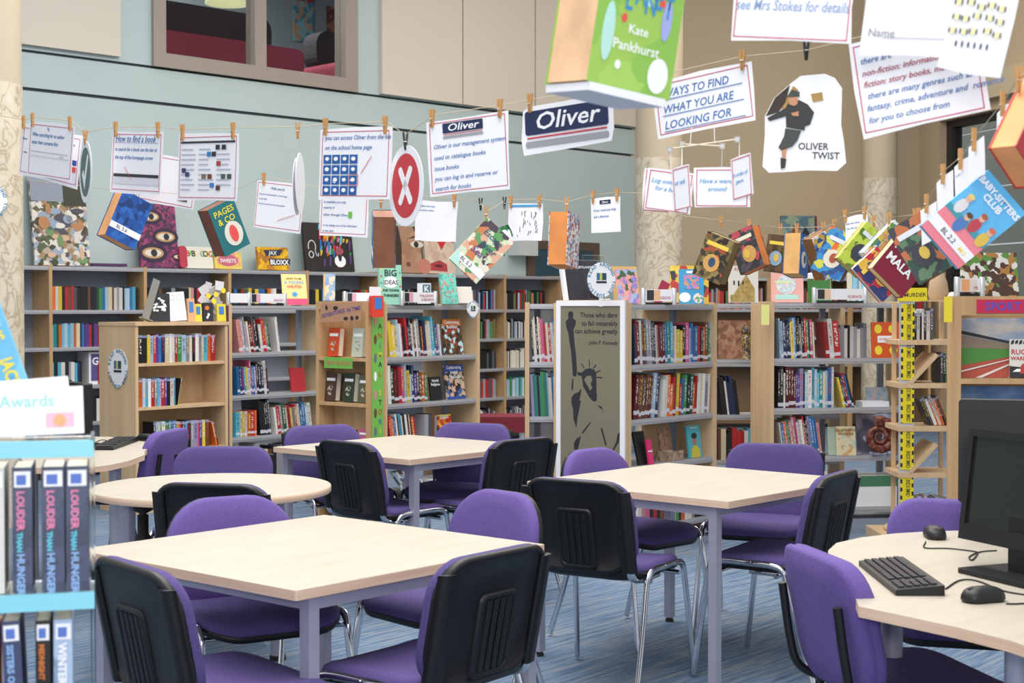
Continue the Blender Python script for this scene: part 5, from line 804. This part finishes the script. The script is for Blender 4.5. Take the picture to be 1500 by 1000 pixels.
# near overexposed planet book
r = hang_book('large green planet model book hanging close to the camera', 905, 30, 2.62, .172, .25, .135, 150, 7, art('planet_cover', ['9cc458', '8cbc50', 'a4cc60'], 4), ep('d8b088'), pitch=5)
for i, ch in enumerate('PLANET'): text(r, ch, .055, -.055+.02*i, .145-.012*(i % 2), mat('bright_blue_print', '3a8ac0'), -.002, bold=.0008, sx=.6)
text(r, 'Kate', .022, 0, .095, white_ink, -.002, 'CENTER'); text(r, 'Pankhurst', .024, 0, .065, white_ink, -.002, 'CENTER'); patch(r, ell(.053, .035, .021, .03), white_ink); patch(r, ell(-.06, .09, .012, .05), M['aqua_print']); patch(r, ell(.055, .13, .01, .035), mat('lavender_print', 'a0a8e0'))
for k in range(7): q = random.Random(k); patch(r, ell(q.uniform(-.06, .06), q.uniform(.02, .2), .006, .008, 8), (M['coral_print'], white_ink, M['aqua_print'])[k % 3])
MB().prism([(-.08, -.014), (.078, -.014), (.078, 0), (-.08, 0)], 0, .14, 'y').build('white_base', paper, r)
# strings
def string(key, label, ends0, ends1, sag=0):
    pts = sorted(STR[key], key=lambda p: (Matrix.Rotation(-(G-PI/2), 3, 'Z') @ p).x/((Matrix.Rotation(-(G-PI/2), 3, 'Z') @ p).y)); pts = ([ends0] if ends0 else [])+pts+([ends1] if ends1 else [])
    c0 = pts[0]; tag(MB().tube([p-c0 for p in pts], .0012, 5).build('hanging_string', twine, None, c0), label, 'string')
string('e', 'jute string carrying the nearest white sheets', W(1040, -66, 2.95), W(1540, -76, 2.45)); string('a', 'jute string carrying the upper row of sheets', W(-20, 166, 6.1), W(1520, -12, 2.9)); string('b', 'jute string carrying the lower row of sheets', W(20, 262, 6.9), W(1000, 285, 6.3)); string('c', 'jute string carrying the model books on the right', W(1000, 316, 6.9), W(1510, 105, 2.9))
# ================================================================ sports display
o = cw((1398-750)/F*7.67, 7.67); rs = ang(95); SP = thing('sports_display', 'beech sports stories display with stadium pictures', 'display shelf', o, rs); Ls, Ds = .78, .18
for a in (0, Ls-.035): MB().box((a, 0, 0), (a+.035, Ds, 1.512)).build('side_panel', wood, SP)
MB().box((.035, .0, 1.415), (Ls-.035, .022, 1.512)).build('header', wood, SP); MB().box((.035, Ds-.012, .05), (Ls-.035, Ds, 1.512)).build('back_panel', wood, SP)
for z in (1.09, .765, .44, .12): MB().box((.035, 0, z-.026), (Ls-.035, Ds-.012, z)).build('shelf', wood, SP)
sg = thing('display_sign', 'crimson sport stories sign on the sports display', 'sign', o+Matrix.Rotation(rs, 3, 'Z') @ Vector((.11, -.005, 1.425)), rs); MB().box((0, 0, 0), (.6, .004, .07)).build('card', mat('crimson_sign', 'c02048', .5), sg); text(sg, 'SPORT STORIES', .06, .04, .014, mat('violet_print', '5a4ab0'), -.001, bold=.0012)
def picture(z, h_, label, parts):
    r = thing('stadium_picture', label, 'picture', o+Matrix.Rotation(rs, 3, 'Z') @ Vector((.05, Ds-.06, z+.001)), rot=Euler((math.radians(-6), 0, rs), 'XYZ')); MB().box((0, 0, 0), (Ls-.1, .004, h_)).build('card', parts[0], r)
    for k, (pts, m_) in enumerate(parts[1:]): patch(r, [(x*(Ls-.1), zz*h_) for x, zz in pts], m_, -.0006-.0009*k)
track = mat('track_red', 'b05040'); lane = mat('lane_white', 'e0d8d4'); grass = mat('grass_print', '4a8a3a'); sky = noise_mat('cloud_sky_print', [(.35, '4a88c0'), (.6, 'c8c4c0'), (.75, 'd8d0c4')], (1, 1, 2), 5, .5)
picture(1.09, .31, 'running track stadium picture on the upper sports shelf', [sky, ([(0, 0), (1, 0), (1, .38), (.55, .42), (0, .2)], track), ([(0, .2), (.55, .42), (.55, .47), (0, .5)], grass), ([(0, .5), (.55, .47), (.55, .5), (0, .72)], mat('stand_print', '8a7a68')), ([(0, .74), (0, .8), (.6, .5), (.58, .49)], dark_ink), ([(.12, 0), (.17, 0), (.54, .38), (.53, .38)], lane), ([(.36, 0), (.40, 0), (.58, .36), (.57, .36)], lane), ([(0, .08), (0, .11), (.5, .38), (.5, .37)], lane)])
picture(.765, .28, 'evening stadium picture on the middle sports shelf', [noise_mat('dusk_sky', [(.35, '3a6aa8'), (.6, '7a98c0')], (1, 1, 3), 5, .5), ([(0, 0), (1, 0), (1, .5), (0, .4)], track), ([(0, .4), (1, .5), (1, .62), (0, .72)], mat('tree_line', '2a2c2e'))])
picture(.44, .28, 'pale mountain picture on the lower sports shelf', [noise_mat('lake_print', [(.4, '4a78a8'), (.6, 'b8c8d0')], (1, 1, 2), 4, .5), ([(0, 0), (1, 0), (1, .3), (0, .4)], mat('snow_print', 'c8d0d4'))])
def rugby(label, x, z, top_col, words, yy=.1):
    r = thing('display_book', label, 'book', o+Matrix.Rotation(rs, 3, 'Z') @ Vector((x, yy-.03, z+.004)), rot=Euler((math.radians(-4), 0, rs+math.radians(-8)), 'XYZ')); book3d(r, .13, .198, .018, mat('bone_cover', 'd6d4cc', .45)); patch(r, [(-.065, 0), (.065, 0), (.065, .045), (.02, .05), (-.065, .06)], dark_ink, -.0006); patch(r, [(-.05, .03), (.05, .03), (.03, .045), (-.03, .045)], white_ink, -.0015); patch(r, [(-.012, .02), (.012, .02), (.02, .05), (0, .075), (-.012, .055)], top_col, -.0024)
    for k in range(6): patch(r, [(-.06+.02*k, .17+.004*(k % 2)), (-.045+.02*k, .175), (-.042+.02*k, .195), (-.055+.02*k, .19)], dark_ink, -.0008)
    for i, s in enumerate(words): text(r, s, .036 if i == 0 else .026, 0, .12-.03*i, top_col, -.0012, 'CENTER', bold=.0008)
rugby('white and red rugby warrior paperback', .36, 1.09, mat('rugby_red', 'b83a34'), ('RUGBY', 'WARRIOR')); rugby('white and blue rugby flyer paperback', .12, .765, mat('rugby_blue', '3a9ac8'), ('RUGBY', 'FLYER'))
r = thing('display_book', 'white games book with green globe low on the sports display', 'book', o+Matrix.Rotation(rs, 3, 'Z') @ Vector((.13, .06, .444)), rot=Euler((math.radians(-4), 0, rs), 'XYZ')); book3d(r, .17, .235, .02, mat('chalk_cover', 'dcdcd8', .45)); text(r, 'GLOBAL', .035, -.07, .19, dark_ink, -.001); text(r, 'GAMES', .035, -.07, .155, dark_ink, -.001); patch(r, ell(.02, .075, .045, .045), M['grass_card'])
r = thing('display_book', 'red topped book leaning above the sports display', 'book', W(1470, 435, 7.9)*1.0, rot=Euler((math.radians(-30), 0, face(170)), 'XYZ')); r.location.z = 1.513; book3d(r, .13, .2, .012, mat('silver_cover', 'b8c0bc', .2, .6))
p = W(1440, 437, 7.85); r = thing('patterned_canvas', 'brown and white swirl patterned canvas above the sports display', 'painting', (p.x, p.y, 1.513), rot=Euler((math.radians(-8), 0, face(172)), 'XYZ')); MB().box((-.11, 0, 0), (.2, .02, .23)).build('canvas', art('swirl_art', ['4a3024', 'd8d4cc', '4a3024', 'a87838', '5a8a3a'], 13), r)
p = W(1412, 436, 7.75); sign_holder('pale shelf sign standing on the sports display', 1405, 1440, 7.78, 1.513, 172, 'PE', colours=('e0a070', 'd8d0c8'))
# ================================================================ crime carousel
cx, cdp = 2.57, 9.36; o = cw(cx, cdp); CR = thing('book_carousel', 'wooden book carousel with yellow crime scene tape', 'carousel', o, ang(90)); H_ = .15
MB().box((-.30, -.25, 0), (.25, .25, .06)).build('base', wood2, CR); MB().lathe([(.23, .06), (.24, .065), (.24, .085), (.23, .09)], 32).build('turntable', wood2, CR)
for sx_, sy_ in ((-1, 1), (1, -1), (1, 1)): MB().box((sx_*H_-.012, sy_*H_-.012, .09), (sx_*H_+.012, sy_*H_+.012, 1.49)).build('corner_post', wood2, CR)
tape = mat('barrier_tape', 'ffffff', .5); _b = tape.node_tree.nodes['Principled BSDF']; _v = nd(tape, 'ShaderNodeTexChecker'); _v.inputs['Scale'].default_value = 1; _v.inputs[1].default_value = lin('e0d020'); _v.inputs[2].default_value = lin('202020'); lk(tape, texco(tape, (12, 12, 40)), _v.inputs[0]); lk(tape, _v.outputs[0], _b.inputs['Base Color'])
tp = MB().box((-H_-.045, -H_-.012, .09), (-H_+.045, -H_+.006, 1.49)).build('taped_post', mat('clear_grey', 'b8b8b8', .3), CR)
for k, (z0, z1) in enumerate(((.16, .43), (.46, .71), (.745, .985), (1.01, 1.21), (1.235, 1.475))):
    MB().box((-H_-.036, -H_-.0145, z0), (-H_+.044, -H_-.012, z1)).build('tape_edge', tape, tp); b_ = MB().box((-H_-.024, -H_-.016, z0), (-H_+.032, -H_-.0146, z1)).build('tape_band', mat('tape_yellow', 'e0cc1e', .5), tp)
    for j in range(2):
        t_ = text(tp, 'CRIME SCENE', .035, -H_+.022, z0+.01+.125*j, dark_ink, -H_-.0172, rot=PI/2, sx=.5)
for z in (1.255, .99, .725, .44): MB().box((-H_-.05, -H_-.02, z-.03), (H_+.02, H_+.02, z)).build('shelf', wood2, CR)
for z in (.99, .44): MB().box((-.012, -.17, 0), (.012, .14, .24), 0, Matrix.Translation((-.13, 0, z)) @ Matrix.Rotation(.75, 4, 'Y')).build('divider', wood2, CR)
Rz = Matrix.Rotation(ang(90), 3, 'Z')
books((o+Rz @ Vector((0, -.12, 0)), ang(90)), 1.255, -.09, .03, 'kwkwkwS', 'top shelf of the carousel', 'crime books on the carousel', 2, hr=(.16, .2)); books((o+Rz @ Vector((0, -.12, 0)), ang(90)), .725, -.06, .13, 'kSwowokd', 'third shelf of the carousel', 'crime books on the carousel', 2, lean=-22, hr=(.17, .2)); books((o+Rz @ Vector((0, -.12, 0)), ang(90)), .09, -.09, .13, 'wqrwlbswtP', 'base of the carousel', 'crime books on the carousel', 2, hr=(.18, .2)); books((o+Rz @ Vector((0, -.12, 0)), ang(90)), .99, .055, .13, 'kSkgg', 'second shelf of the carousel', 'crime books on the carousel', 2, hr=(.15, .19))
sg = thing('carousel_sign', 'bright yellow murder sign on top of the carousel', 'sign', o+Rz @ Vector((-.21, -.17, 1.492)), rot=Euler((0, math.radians(-1), ang(90)), 'XYZ')); MB().prism(rrect(0, 0, .18, .08, .008), 0, .006, 'y').build('card', mat('sign_yellow', 'e8d420', .5), sg); text(sg, '& MURDER', .034, .09, .026, dark_ink, -.001, 'CENTER')
sb = thing('soft_bag', 'small beige cloth bag sitting on the carousel top', 'bag', o+Rz @ Vector((.08, -.02, 1.49)), ang(90)); MB().box((-.14, -.12, 0), (.09, .12, .012)).build('board', wood2, sb); MB().lathe([(.05, .012), (.065, .05), (.055, .12), (.03, .18), (.01, .2)], 14).build('cloth', mat('beige_cloth', 'b49a7c', .9), sb); MB().lathe([(.03, .012), (.035, .03), (.02, .055), (.005, .06)], 12, 0, (.07, -.06)).build('white_tuft', mat('white_cloth', 'd8d4cc', .9), sb)
# ================================================================ right computer desk
def desk(name, label, outline, z=.73, t=.026):
    r = thing(name, label, 'desk', (outline[0].x, outline[0].y, 0)); pts = [(p.x-outline[0].x, p.y-outline[0].y) for p in outline]; MB().prism(pts, z-t, z-.0008, 'z', 1).prism(pts, z-.0008, z, 'z', 0).build('desktop', [top_m, edge_m], r); return r
E_ = [WZ(x, y, .73) for x, y in ((1258, 888), (1252, 872), (1243, 862), (1232, 850), (1222, 838), (1215, 822), (1213, 806), (1225, 795), (1260, 787), (1310, 781), (1360, 778), (1430, 776))]
far_ = [cw(2.55, 4.9), cw(2.6, 4.2), cw(2.4, 3.0), WZ(1530, 955, .73)]; mid = [WZ(x, y, .73) for x, y in ((1480, 938), (1400, 918), (1320, 901), (1268, 890))]
pts = E_+far_+mid; pts = pts[::-1]
DK = desk('computer_desk', 'wave edged maple computer desk at the right', pts)
for px, dd in ((1494, 3.55), (1309, 4.15)):
    q = cw((px-750)/F*dd, dd)-Vector((pts[0].x, pts[0].y, 0)); l = MB().lathe([(.03, .02), (.03, .66)], 18, 0, (q.x, q.y)).build('leg', steel, DK); MB().lathe([(.032, .655), (.032, .704)], 18, 0, (q.x, q.y)).build('collar', blackm, l)
q = cw(2.2, 4.6)-Vector((pts[0].x, pts[0].y, 0)); MB().lathe([(.03, .02), (.03, .704)], 18, 0, (q.x, q.y)).build('leg', steel, DK)
def slab(px, py): return WZ(px, py, .731)
def keyboard(label, a, b, c):
    """a, b: the two ends of the long edge nearest; c: a point giving the width"""
    A_, B_, C_ = slab(*a), slab(*b), slab(*c); e = B_-A_; L_ = e.length; e.normalize(); n_ = Vector((-e.y, e.x, 0)); 
    if (C_-A_).dot(n_) < 0: n_ = -n_
    D_ = (C_-A_).dot(n_); org = A_; rz = math.atan2(e.y, e.x); s = 1 if Vector((-e.y, e.x, 0)).dot(n_) > 0 else -1
    r = thing('keyboard', label, 'keyboard', org, rz); MB().prism([(0, .0), (D_*s, 0), (D_*s, .026), (0, .014)] if s > 0 else [(0, 0), (0, .014), (D_*s, .026), (D_*s, 0)], 0, L_, 'x').build('case', black, r)
    m = MB(); nc, nr = 19, 5
    for i in range(nc):
        for k in range(nr):
            if i in (14, ) or (i > 14 and k in (2,) and i < 16): continue
            x = .012+(L_-.024)*i/nc; y = (.012+(D_-.022)*k/nr)*s; y2 = y+(D_-.022)/nr*.76*s; zb = .014+.012*abs(y)/D_; m.box((x, min(y, y2), zb), (x+(L_-.024)/nc*.72, max(y, y2), zb+.006))
    k_ = m.build('keys', mat('key_black', '303036', .45), r); k_['kind'] = 'stuff'; return r
def mouse(label, px, py, yaw, z=.731):
    p = WZ(px, py, z); r = thing('computer_mouse', label, 'mouse', (p.x, p.y, z), face(yaw)); out = rrect(-.031, -.058, .031, .058, .028, 5); m = MB(); padded(m, out, [(.92, 0), (1, .006), (.97, .018), (.85, .029), (.6, .035), (.25, .037)], lambda x, y, o_: (x, y, o_-.10*max(0, abs(y)-.02)*(.4 if o_ > .01 else 0))); m.build('shell', black, r); MB().box((-.003, -.045, .026), (.003, -.02, .036)).build('wheel', mat('wheel_grey', '4a4a50'), r); return r
keyboard('black keyboard on the right computer desk', (1258, 828), (1312, 872), (1378, 868))
mouse('black mouse nearest the camera on the right desk', 1440, 880, 250); mouse('black mouse at the far side of the right desk', 1369, 787, 185)
def cable(label, pts, z=.733, r_=.0022, zs=None):
    P_ = [WZ(x, y, (zs[i] if zs else z)) for i, (x, y) in enumerate(pts)]; c0 = P_[0].copy(); tag(MB().tube([p-c0 for p in smooth_path(P_, 5)], r_, 6).build('cable', blackm, None, c0), label, 'cable')
cable('thin black cable of the far mouse on right desk', ((1356, 793), (1355, 802), (1390, 803), (1425, 807), (1432, 810), (1424, 820), (1420, 815), (1436, 808), (1460, 806))); cable('thin black keyboard cable on the right desk', ((1385, 862), (1405, 850), (1430, 850), (1470, 865), (1510, 872))); cable('thin black cable of the near mouse on right desk', ((1474, 884), (1490, 884), (1520, 882)))
p = WZ(1466, 846, .731); MO = thing('monitor', 'black desktop monitor on the right desk', 'monitor', (p.x, p.y, .731), face(247)); MO.location += cw(.05, .0)
MB().prism(rrect(-.14, -.1, .14, .1, .02), 0, .012, 'z').build('stand_base', black, MO); MB().box((-.045, .0, .012), (.045, .05, .16)).build('stand_neck', black, MO)
tl = Matrix.Translation((0, -.012, .075)) @ Matrix.Rotation(math.radians(-7), 4, 'X'); m = MB(); m.box((-.235, 0, 0), (.235, .05, .045), 0, tl); m.box((-.235, 0, .29), (.235, .05, .31), 0, tl); m.box((-.235, 0, .045), (-.215, .05, .29), 0, tl); m.box((.215, 0, .045), (.235, .05, .29), 0, tl); m.box((-.215, .012, .045), (.215, .05, .29), 0, tl); m.build('bezel', black, MO)
MB().box((-.215, .008, .045), (.215, .011, .29), 0, tl).build('screen', mat('dark_glossy_screen', '20201f', .07), MO)
p = W(1515, 700, 4.75); M2 = thing('monitor', 'second black monitor seen from behind at the right edge', 'monitor', (p.x, p.y, .731), face(20)); MB().prism(rrect(-.12, -.1, .12, .1, .02), 0, .012, 'z').build('stand_base', black, M2); MB().box((-.04, .0, .012), (.04, .05, .2)).build('stand_neck', black, M2); MB().prism(rrect(-.23, .1, .23, .43, .012), -.03, .03, 'y').build('casing', black, M2)
for k in range(8): MB().box((-.2+.016*k, .03, .37), (-.194+.016*k, .032, .405)).build('vent_slot', mat('vent_grey', '5a5a60'), M2)
# ================================================================ left computer desk
pts = [WZ(x, y, .73) for x, y in ((120, 686), (160, 681), (188, 675), (212, 666), (212, 661), (217, 656), (238, 653), (240, 648), (215, 644), (180, 640), (130, 639), (60, 640), (20, 655), (40, 685))]; pts = pts if sum(a_.x*b_.y-b_.x*a_.y for a_, b_ in zip(pts, pts[1:]+pts[:1])) > 0 else pts[::-1]
D2 = desk('computer_desk', 'maple computer desk in front of the low bookcase', pts); q = WZ(165, 680, .7)-Vector((pts[0].x, pts[0].y, .7))
for a_ in (q+cw(-.02, .12), q+cw(-.5, .35)): MB().lathe([(.03, .02), (.03, .704)], 16, 0, (a_.x, a_.y)).build('leg', steel, D2)
keyboard('black keyboard on the left computer desk', (132, 659), (166, 659), (188, 646)); mouse('black mouse on the left computer desk', 214, 645, 120)
cable('black cable trailing behind the left keyboard', ((136, 650), (150, 644), (170, 648), (190, 645), (200, 646)))
for px, d, yaw, lb in ((112, 7.9, 232, 'black monitor turned away on the left computer desk'), (58, 8.1, 150, 'black monitor behind the white sign at left')):
    p = W(px, 640, d); r = thing('monitor', lb, 'monitor', (p.x, p.y, .731), face(yaw)); MB().prism(rrect(-.11, -.09, .11, .09, .02), 0, .012, 'z').build('stand_base', black, r); MB().box((-.03, .0, .012), (.03, .04, .16)).build('stand_neck', black, r); MB().prism(rrect(-.17, .07, .17, .33, .01), -.03, .02, 'y').build('casing', black, r); MB().box((-.155, -.032, .09), (.155, -.03, .31)).build('screen', M['dark_glossy_screen'], r)
p = at_wall(0, 0, 0); o_, r_, t_, L_ = BAYS[1]; q = o_+Matrix.Rotation(r_, 3, 'Z') @ Vector((L_*.44, .06, .791)); r = thing('letter_box', 'white and purple box with letter G on the wall shelf', 'box', q, r_); MB().box((0, 0, 0), (.1, .2, .28)).build('box', white, r); patchr(r, .02, .03, .098, .26, purple_ink, -.0005); text(r, 'G', .09, .028, .17, white_ink, -.002, bold=.002)
# red padded bench beyond the shelves
p = W(733, 617, 12.6); r = thing('red_bench', 'dark red padded bench between the far shelf units', 'bench', (p.x, p.y, 0), ang(88)); MB().prism(rrect(-.22, .42, .22, .55, .04), -.22, .22, 'y').build('seat', mat('claret_pad', '6e1428', .8), r)
for a_ in (-.18, .18):
    for b_ in (-.18, .18): MB().box((a_-.015, b_-.015, 0), (a_+.015, b_+.015, .42)).build('leg', alum, r)
# ================================================================ low bookcase top
lo = LB[0]; Rl = Matrix.Rotation(LB[1], 3, 'Z')
def on_low(px, y=.12): x = onp(px, 465, LB[0], LB[1], y)[0]; return lo+Rl @ Vector((x, y, 1.351))
r = thing('display_book', 'black book with white tree standing on the low bookcase', 'book', on_low(235), rot=Euler((math.radians(-5), 0, face(YF+20)), 'XYZ')); book3d(r, .145, .205, .02, mat('ink_cover', '26282c', .45))
q = random.Random(8)
for k in range(22): patch(r, ell(q.gauss(0, .03), .10+q.gauss(0, .022), .011, .008, 6), white_ink, -.0008-.0005*(k % 4))
MB().box((-.05, -.03, 0), (.05, -.027, .03)).build('clear_stand', glass, r)
r = thing('clear_stand', 'clear slanted acrylic panel at the left of the low bookcase', 'stand', on_low(213)+Vector((0, 0, .021)), rot=Euler((0, math.radians(20), face(YF)), 'XYZ')); MB().box((-.03, 0, 0), (.03, .006, .3)).build('panel', mat('frosted_acrylic', '8a8a84', .3), r); MB().box((-.03, -.01, 0), (.06, .04, .008)).build('foot', M['frosted_acrylic'], r)
r = thing('display_card', 'white card with drawn spectacles on the low bookcase', 'card', on_low(262, .1)+Vector((0, 0, .008)), rot=Euler((math.radians(-8), math.radians(-4), face(YF+20)), 'XYZ')); MB().box((-.065, 0, 0), (.06, .02, .21)).build('card', paper, r)
for a_ in (-.03, .02): MB().tube([(a_+.02*math.cos(t*PI/6), -.001, .17+.02*math.sin(t*PI/6)) for t in range(13)], .0012, 5).build('drawn_ring', grey_p, r)
for px, c_, lb, w_, h_ in ((281, 'd0a078', 'peach striped box with blue panel on the low bookcase', .055, .17), (291, 'd8c83a', 'yellow slim box with blue panel beside the peach box', .055, .13), (306, '24242a', 'black box with orange spot on the low bookcase', .075, .14), (325, 'd8c838', 'broad yellow box at the right end of the low bookcase', .07, .13)):
    r = thing('game_box', lb, 'box', on_low(px, .1), rot=Euler((math.radians(-6), 0, face(YF+15)), 'XYZ')); MB().box((-w_/2, 0, 0), (w_/2, .03, h_)).build('box', mat('gb_'+c_, c_, .5), r)
    if c_ != '24242a': patchr(r, -w_*.28, h_*.4, w_*.28, h_*.85, mat('window_blue', '3a78c0'))
    else: patch(r, ell(-.01, .1, .018, .016), M['amber_band']); patch(r, ell(.0, .05, .009, .012), white_ink); patch(r, ell(-.01, .03, .009, .01), white_ink)
r = thing('paper_bunch', 'bunch of crumpled white paper with yellow tags', 'paper', on_low(312, .2), LB[1]); q = random.Random(6); m = MB()
for k in range(14): x, z = q.uniform(-.09, .08), q.uniform(.08, .27); T = Matrix.Translation((x, q.uniform(-.02, .02), z)) @ Euler((q.uniform(-.5, .5), q.uniform(-.7, .7), q.uniform(-.5, .5))).to_matrix().to_4x4(); m.box((-.035, -.002, -.035), (.035, .002, .035), 0, T)
m.box((-.03, 0, 0), (.03, .03, .1)); m.build('paper', mat('tissue_white', 'c8c4ca', .6), r)
for x, z in ((-.08, .19), (-.01, .2), (.06, .23), (-.03, .15)): MB().prism(ell(x, z, .022, .02, 12), -.05, -.046, 'y').build('yellow_tag', yellow_p, r)
# ================================================================ acrylic rack in the foreground
RD = 2.45; pr = W(137, 700, RD); o = cw(-.86+.0, RD); RK = thing('acrylic_rack', 'clear acrylic book rack with pale blue shelf edges', 'rack', (0, 0, 0)); bx_ = cw((136-750)/F*RD, RD); RK.location = bx_; RK.rotation_euler = (0, 0, ang(75)); Z = lambda py: W(60, py, RD).z
aq = mat('aqua_edge', '86cfe2', .35)
for py0, py1 in ((644, 668), (866, 890)): MB().box((-.5, -.006, Z(py1)), (.0, .006, Z(py0))).build('shelf_edge', aq, RK); MB().box((-.5, .006, Z(py0)-.012), (.0, .17, Z(py0)-.006)).build('shelf', glass, RK)
MB().box((-.5, .006, Z(1095)-.01), (.0, .17, Z(1095))).build('shelf', glass, RK); MB().box((-.006, -.004, Z(1095)-.03), (.0, .18, Z(644))).build('side_panel', glass, RK)
for x in (-.062, -.012): MB().box((x-.004, -.012, Z(1095)), (x+.004, -.008, Z(960))).build('front_lip', glass, RK)
RB_ = Matrix.Rotation(ang(75), 3, 'Z')
MB().box((-.49, .165, 0), (-.01, .175, Z(1095)-.01)).build('rear_stand', mat('stand_grey', '9a9aa6', .4, .3), RK)
def rack_book(label, px0, px1, py_b, py_t, col, words, wm, zb, sc=.02, tilt=0):
    x0, x1 = ((px0-136)/F*RD), ((px1-136)/F*RD); h_ = abs(Z(py_t)-Z(py_b)); r = thing('novel', label, 'book', bx_+RB_ @ Vector((x0, .012, zb)), rot=Euler((0, tilt, ang(75)), 'XYZ')); w_ = x1-x0
    m = MB(); m.box((0, 0, 0), (w_, .004, h_)); m.box((0, .004, 0), (.002, .13, h_)); m.box((w_-.002, .004, 0), (w_, .13, h_)); m.build('cover', col, r); MB().box((.002, .004, .002), (w_-.002, .126, h_-.002)).build('page_block', pages, r)
    patchr(r, w_*.1, h_-.032, w_*.92, h_-.006, white_ink, -.0003); patchr(r, w_*.22, h_-.028, w_*.7, h_-.012, mat('soft_blue', '5a78c8'), -.0015)
    z = h_-.038
    for s, m_, k in words: text(r, s, sc*k, w_*.24, z, m_, -.0014, rot=-PI/2, bold=.0006); z -= sc*k*len(s)*.62+.006
lav = mat('lavender_blue', '8ab0e0', .5); pk = mat('pink_print', 'e080a8', .5); cyp = mat('cyan_print', '5ac0d8', .5); night = art('night_cover', ['3a4058', '464c68', '3a4862'], 10)
for (a, b), nm in zip(((21, 49), (62, 94), (96, 128)), ('leftmost', 'middle', 'rightmost')): rack_book('%s louder than hunger novel on the acrylic rack' % nm, a, b, 864, 682, night, (('LOUDER', pk, 1), ('THAN', cyp, .7), ('HUNGER', lav, 1)), pk, Z(866)+.001, .0165)
rack_book('blue sisters novel leaning on the lower rack shelf', 12, 38, 1090, 902, mat('slate_cover', '3c4468', .45), (('SISTERS OF', lav, .85), ('THE MOON', lav, .85)), lav, Z(1095)+.001, .0165, -.04); rack_book('black novel with orange title on the lower rack shelf', 52, 73, 1090, 903, mat('black_cover', '1e1e22', .4), (('MIDNIGHT', M['amber_band'], .6),), lav, Z(1095)+.001); rack_book('pale blue novel at the right of the lower rack shelf', 78, 104, 1090, 903, mat('ice_cover', 'a8bcd8', .45), (('WINTER', white_ink, .9),), lav, Z(1095)+.001)
rack_book('red and orange novel at the left of the lower rack shelf', -26, -2, 1090, 915, art('fire_art', ['c83a20', 'e07828', 'e8b040', 'b02a1a'], 12), (), lav, Z(1095)+.001); rack_book('white spined novel at the left of the upper rack shelf', -16, 10, 864, 682, mat('bone_cover', 'd6d4cc', .45), (), lav, Z(866)+.001)
r = thing('rack_sign', 'white book awards sign standing on the acrylic rack', 'sign', bx_+RB_ @ Vector((-.32, .03, Z(644)+.001)), rot=Euler((math.radians(-4), math.radians(-1.5), ang(75)), 'XYZ')); MB().box((0, 0, 0), (.305, .003, .078)).build('card', paper, r); text(r, 'Book Awards', .028, .105, .047, mat('pale_aqua_print', '9ad4d0'), -.001); text(r, '2025', .028, .11, .018, mat('pale_aqua_print', '9ad4d0'), -.001); patchr(r, .245, .012, .29, .036, mat('pale_pink_print', 'eeb8c8')); patch(r, ell(.267, .023, .01, .01), mat('peach_print', 'e8a878'), -.002)
r = thing('rack_sign', 'second white card behind the book awards sign', 'sign', bx_+RB_ @ Vector((-.3, .06, Z(644)+.001)), rot=Euler((math.radians(-6), math.radians(-4), ang(75)), 'XYZ')); MB().box((0, 0, 0), (.265, .003, .083)).build('card', paper, r)
r = thing('slanted_booklet', 'bright blue booklet with yellow lettering slanting at the left edge', 'booklet', W(36, 577, 2.62), rot=Euler((0, math.radians(-19), face(172)), 'XYZ')); MB().box((-.12, 0, 0), (.012, .012, .24)).build('cover', art('aqua_booklet', ['6ab8e0', '7ac4e6', '5aa8d8'], 5), r); text(r, 'DEMONS', .03, -.02, .2, yellow_p, -.002, rot=-PI/2, bold=.001, sx=.8); text(r, 'JACK', .03, -.02, .07, yellow_p, -.002, rot=-PI/2, bold=.001, sx=.8)
p = W(-12, 295, 9.72); badge('white round badge stuck on the left column', p, face(150), .24)
bake_texts()
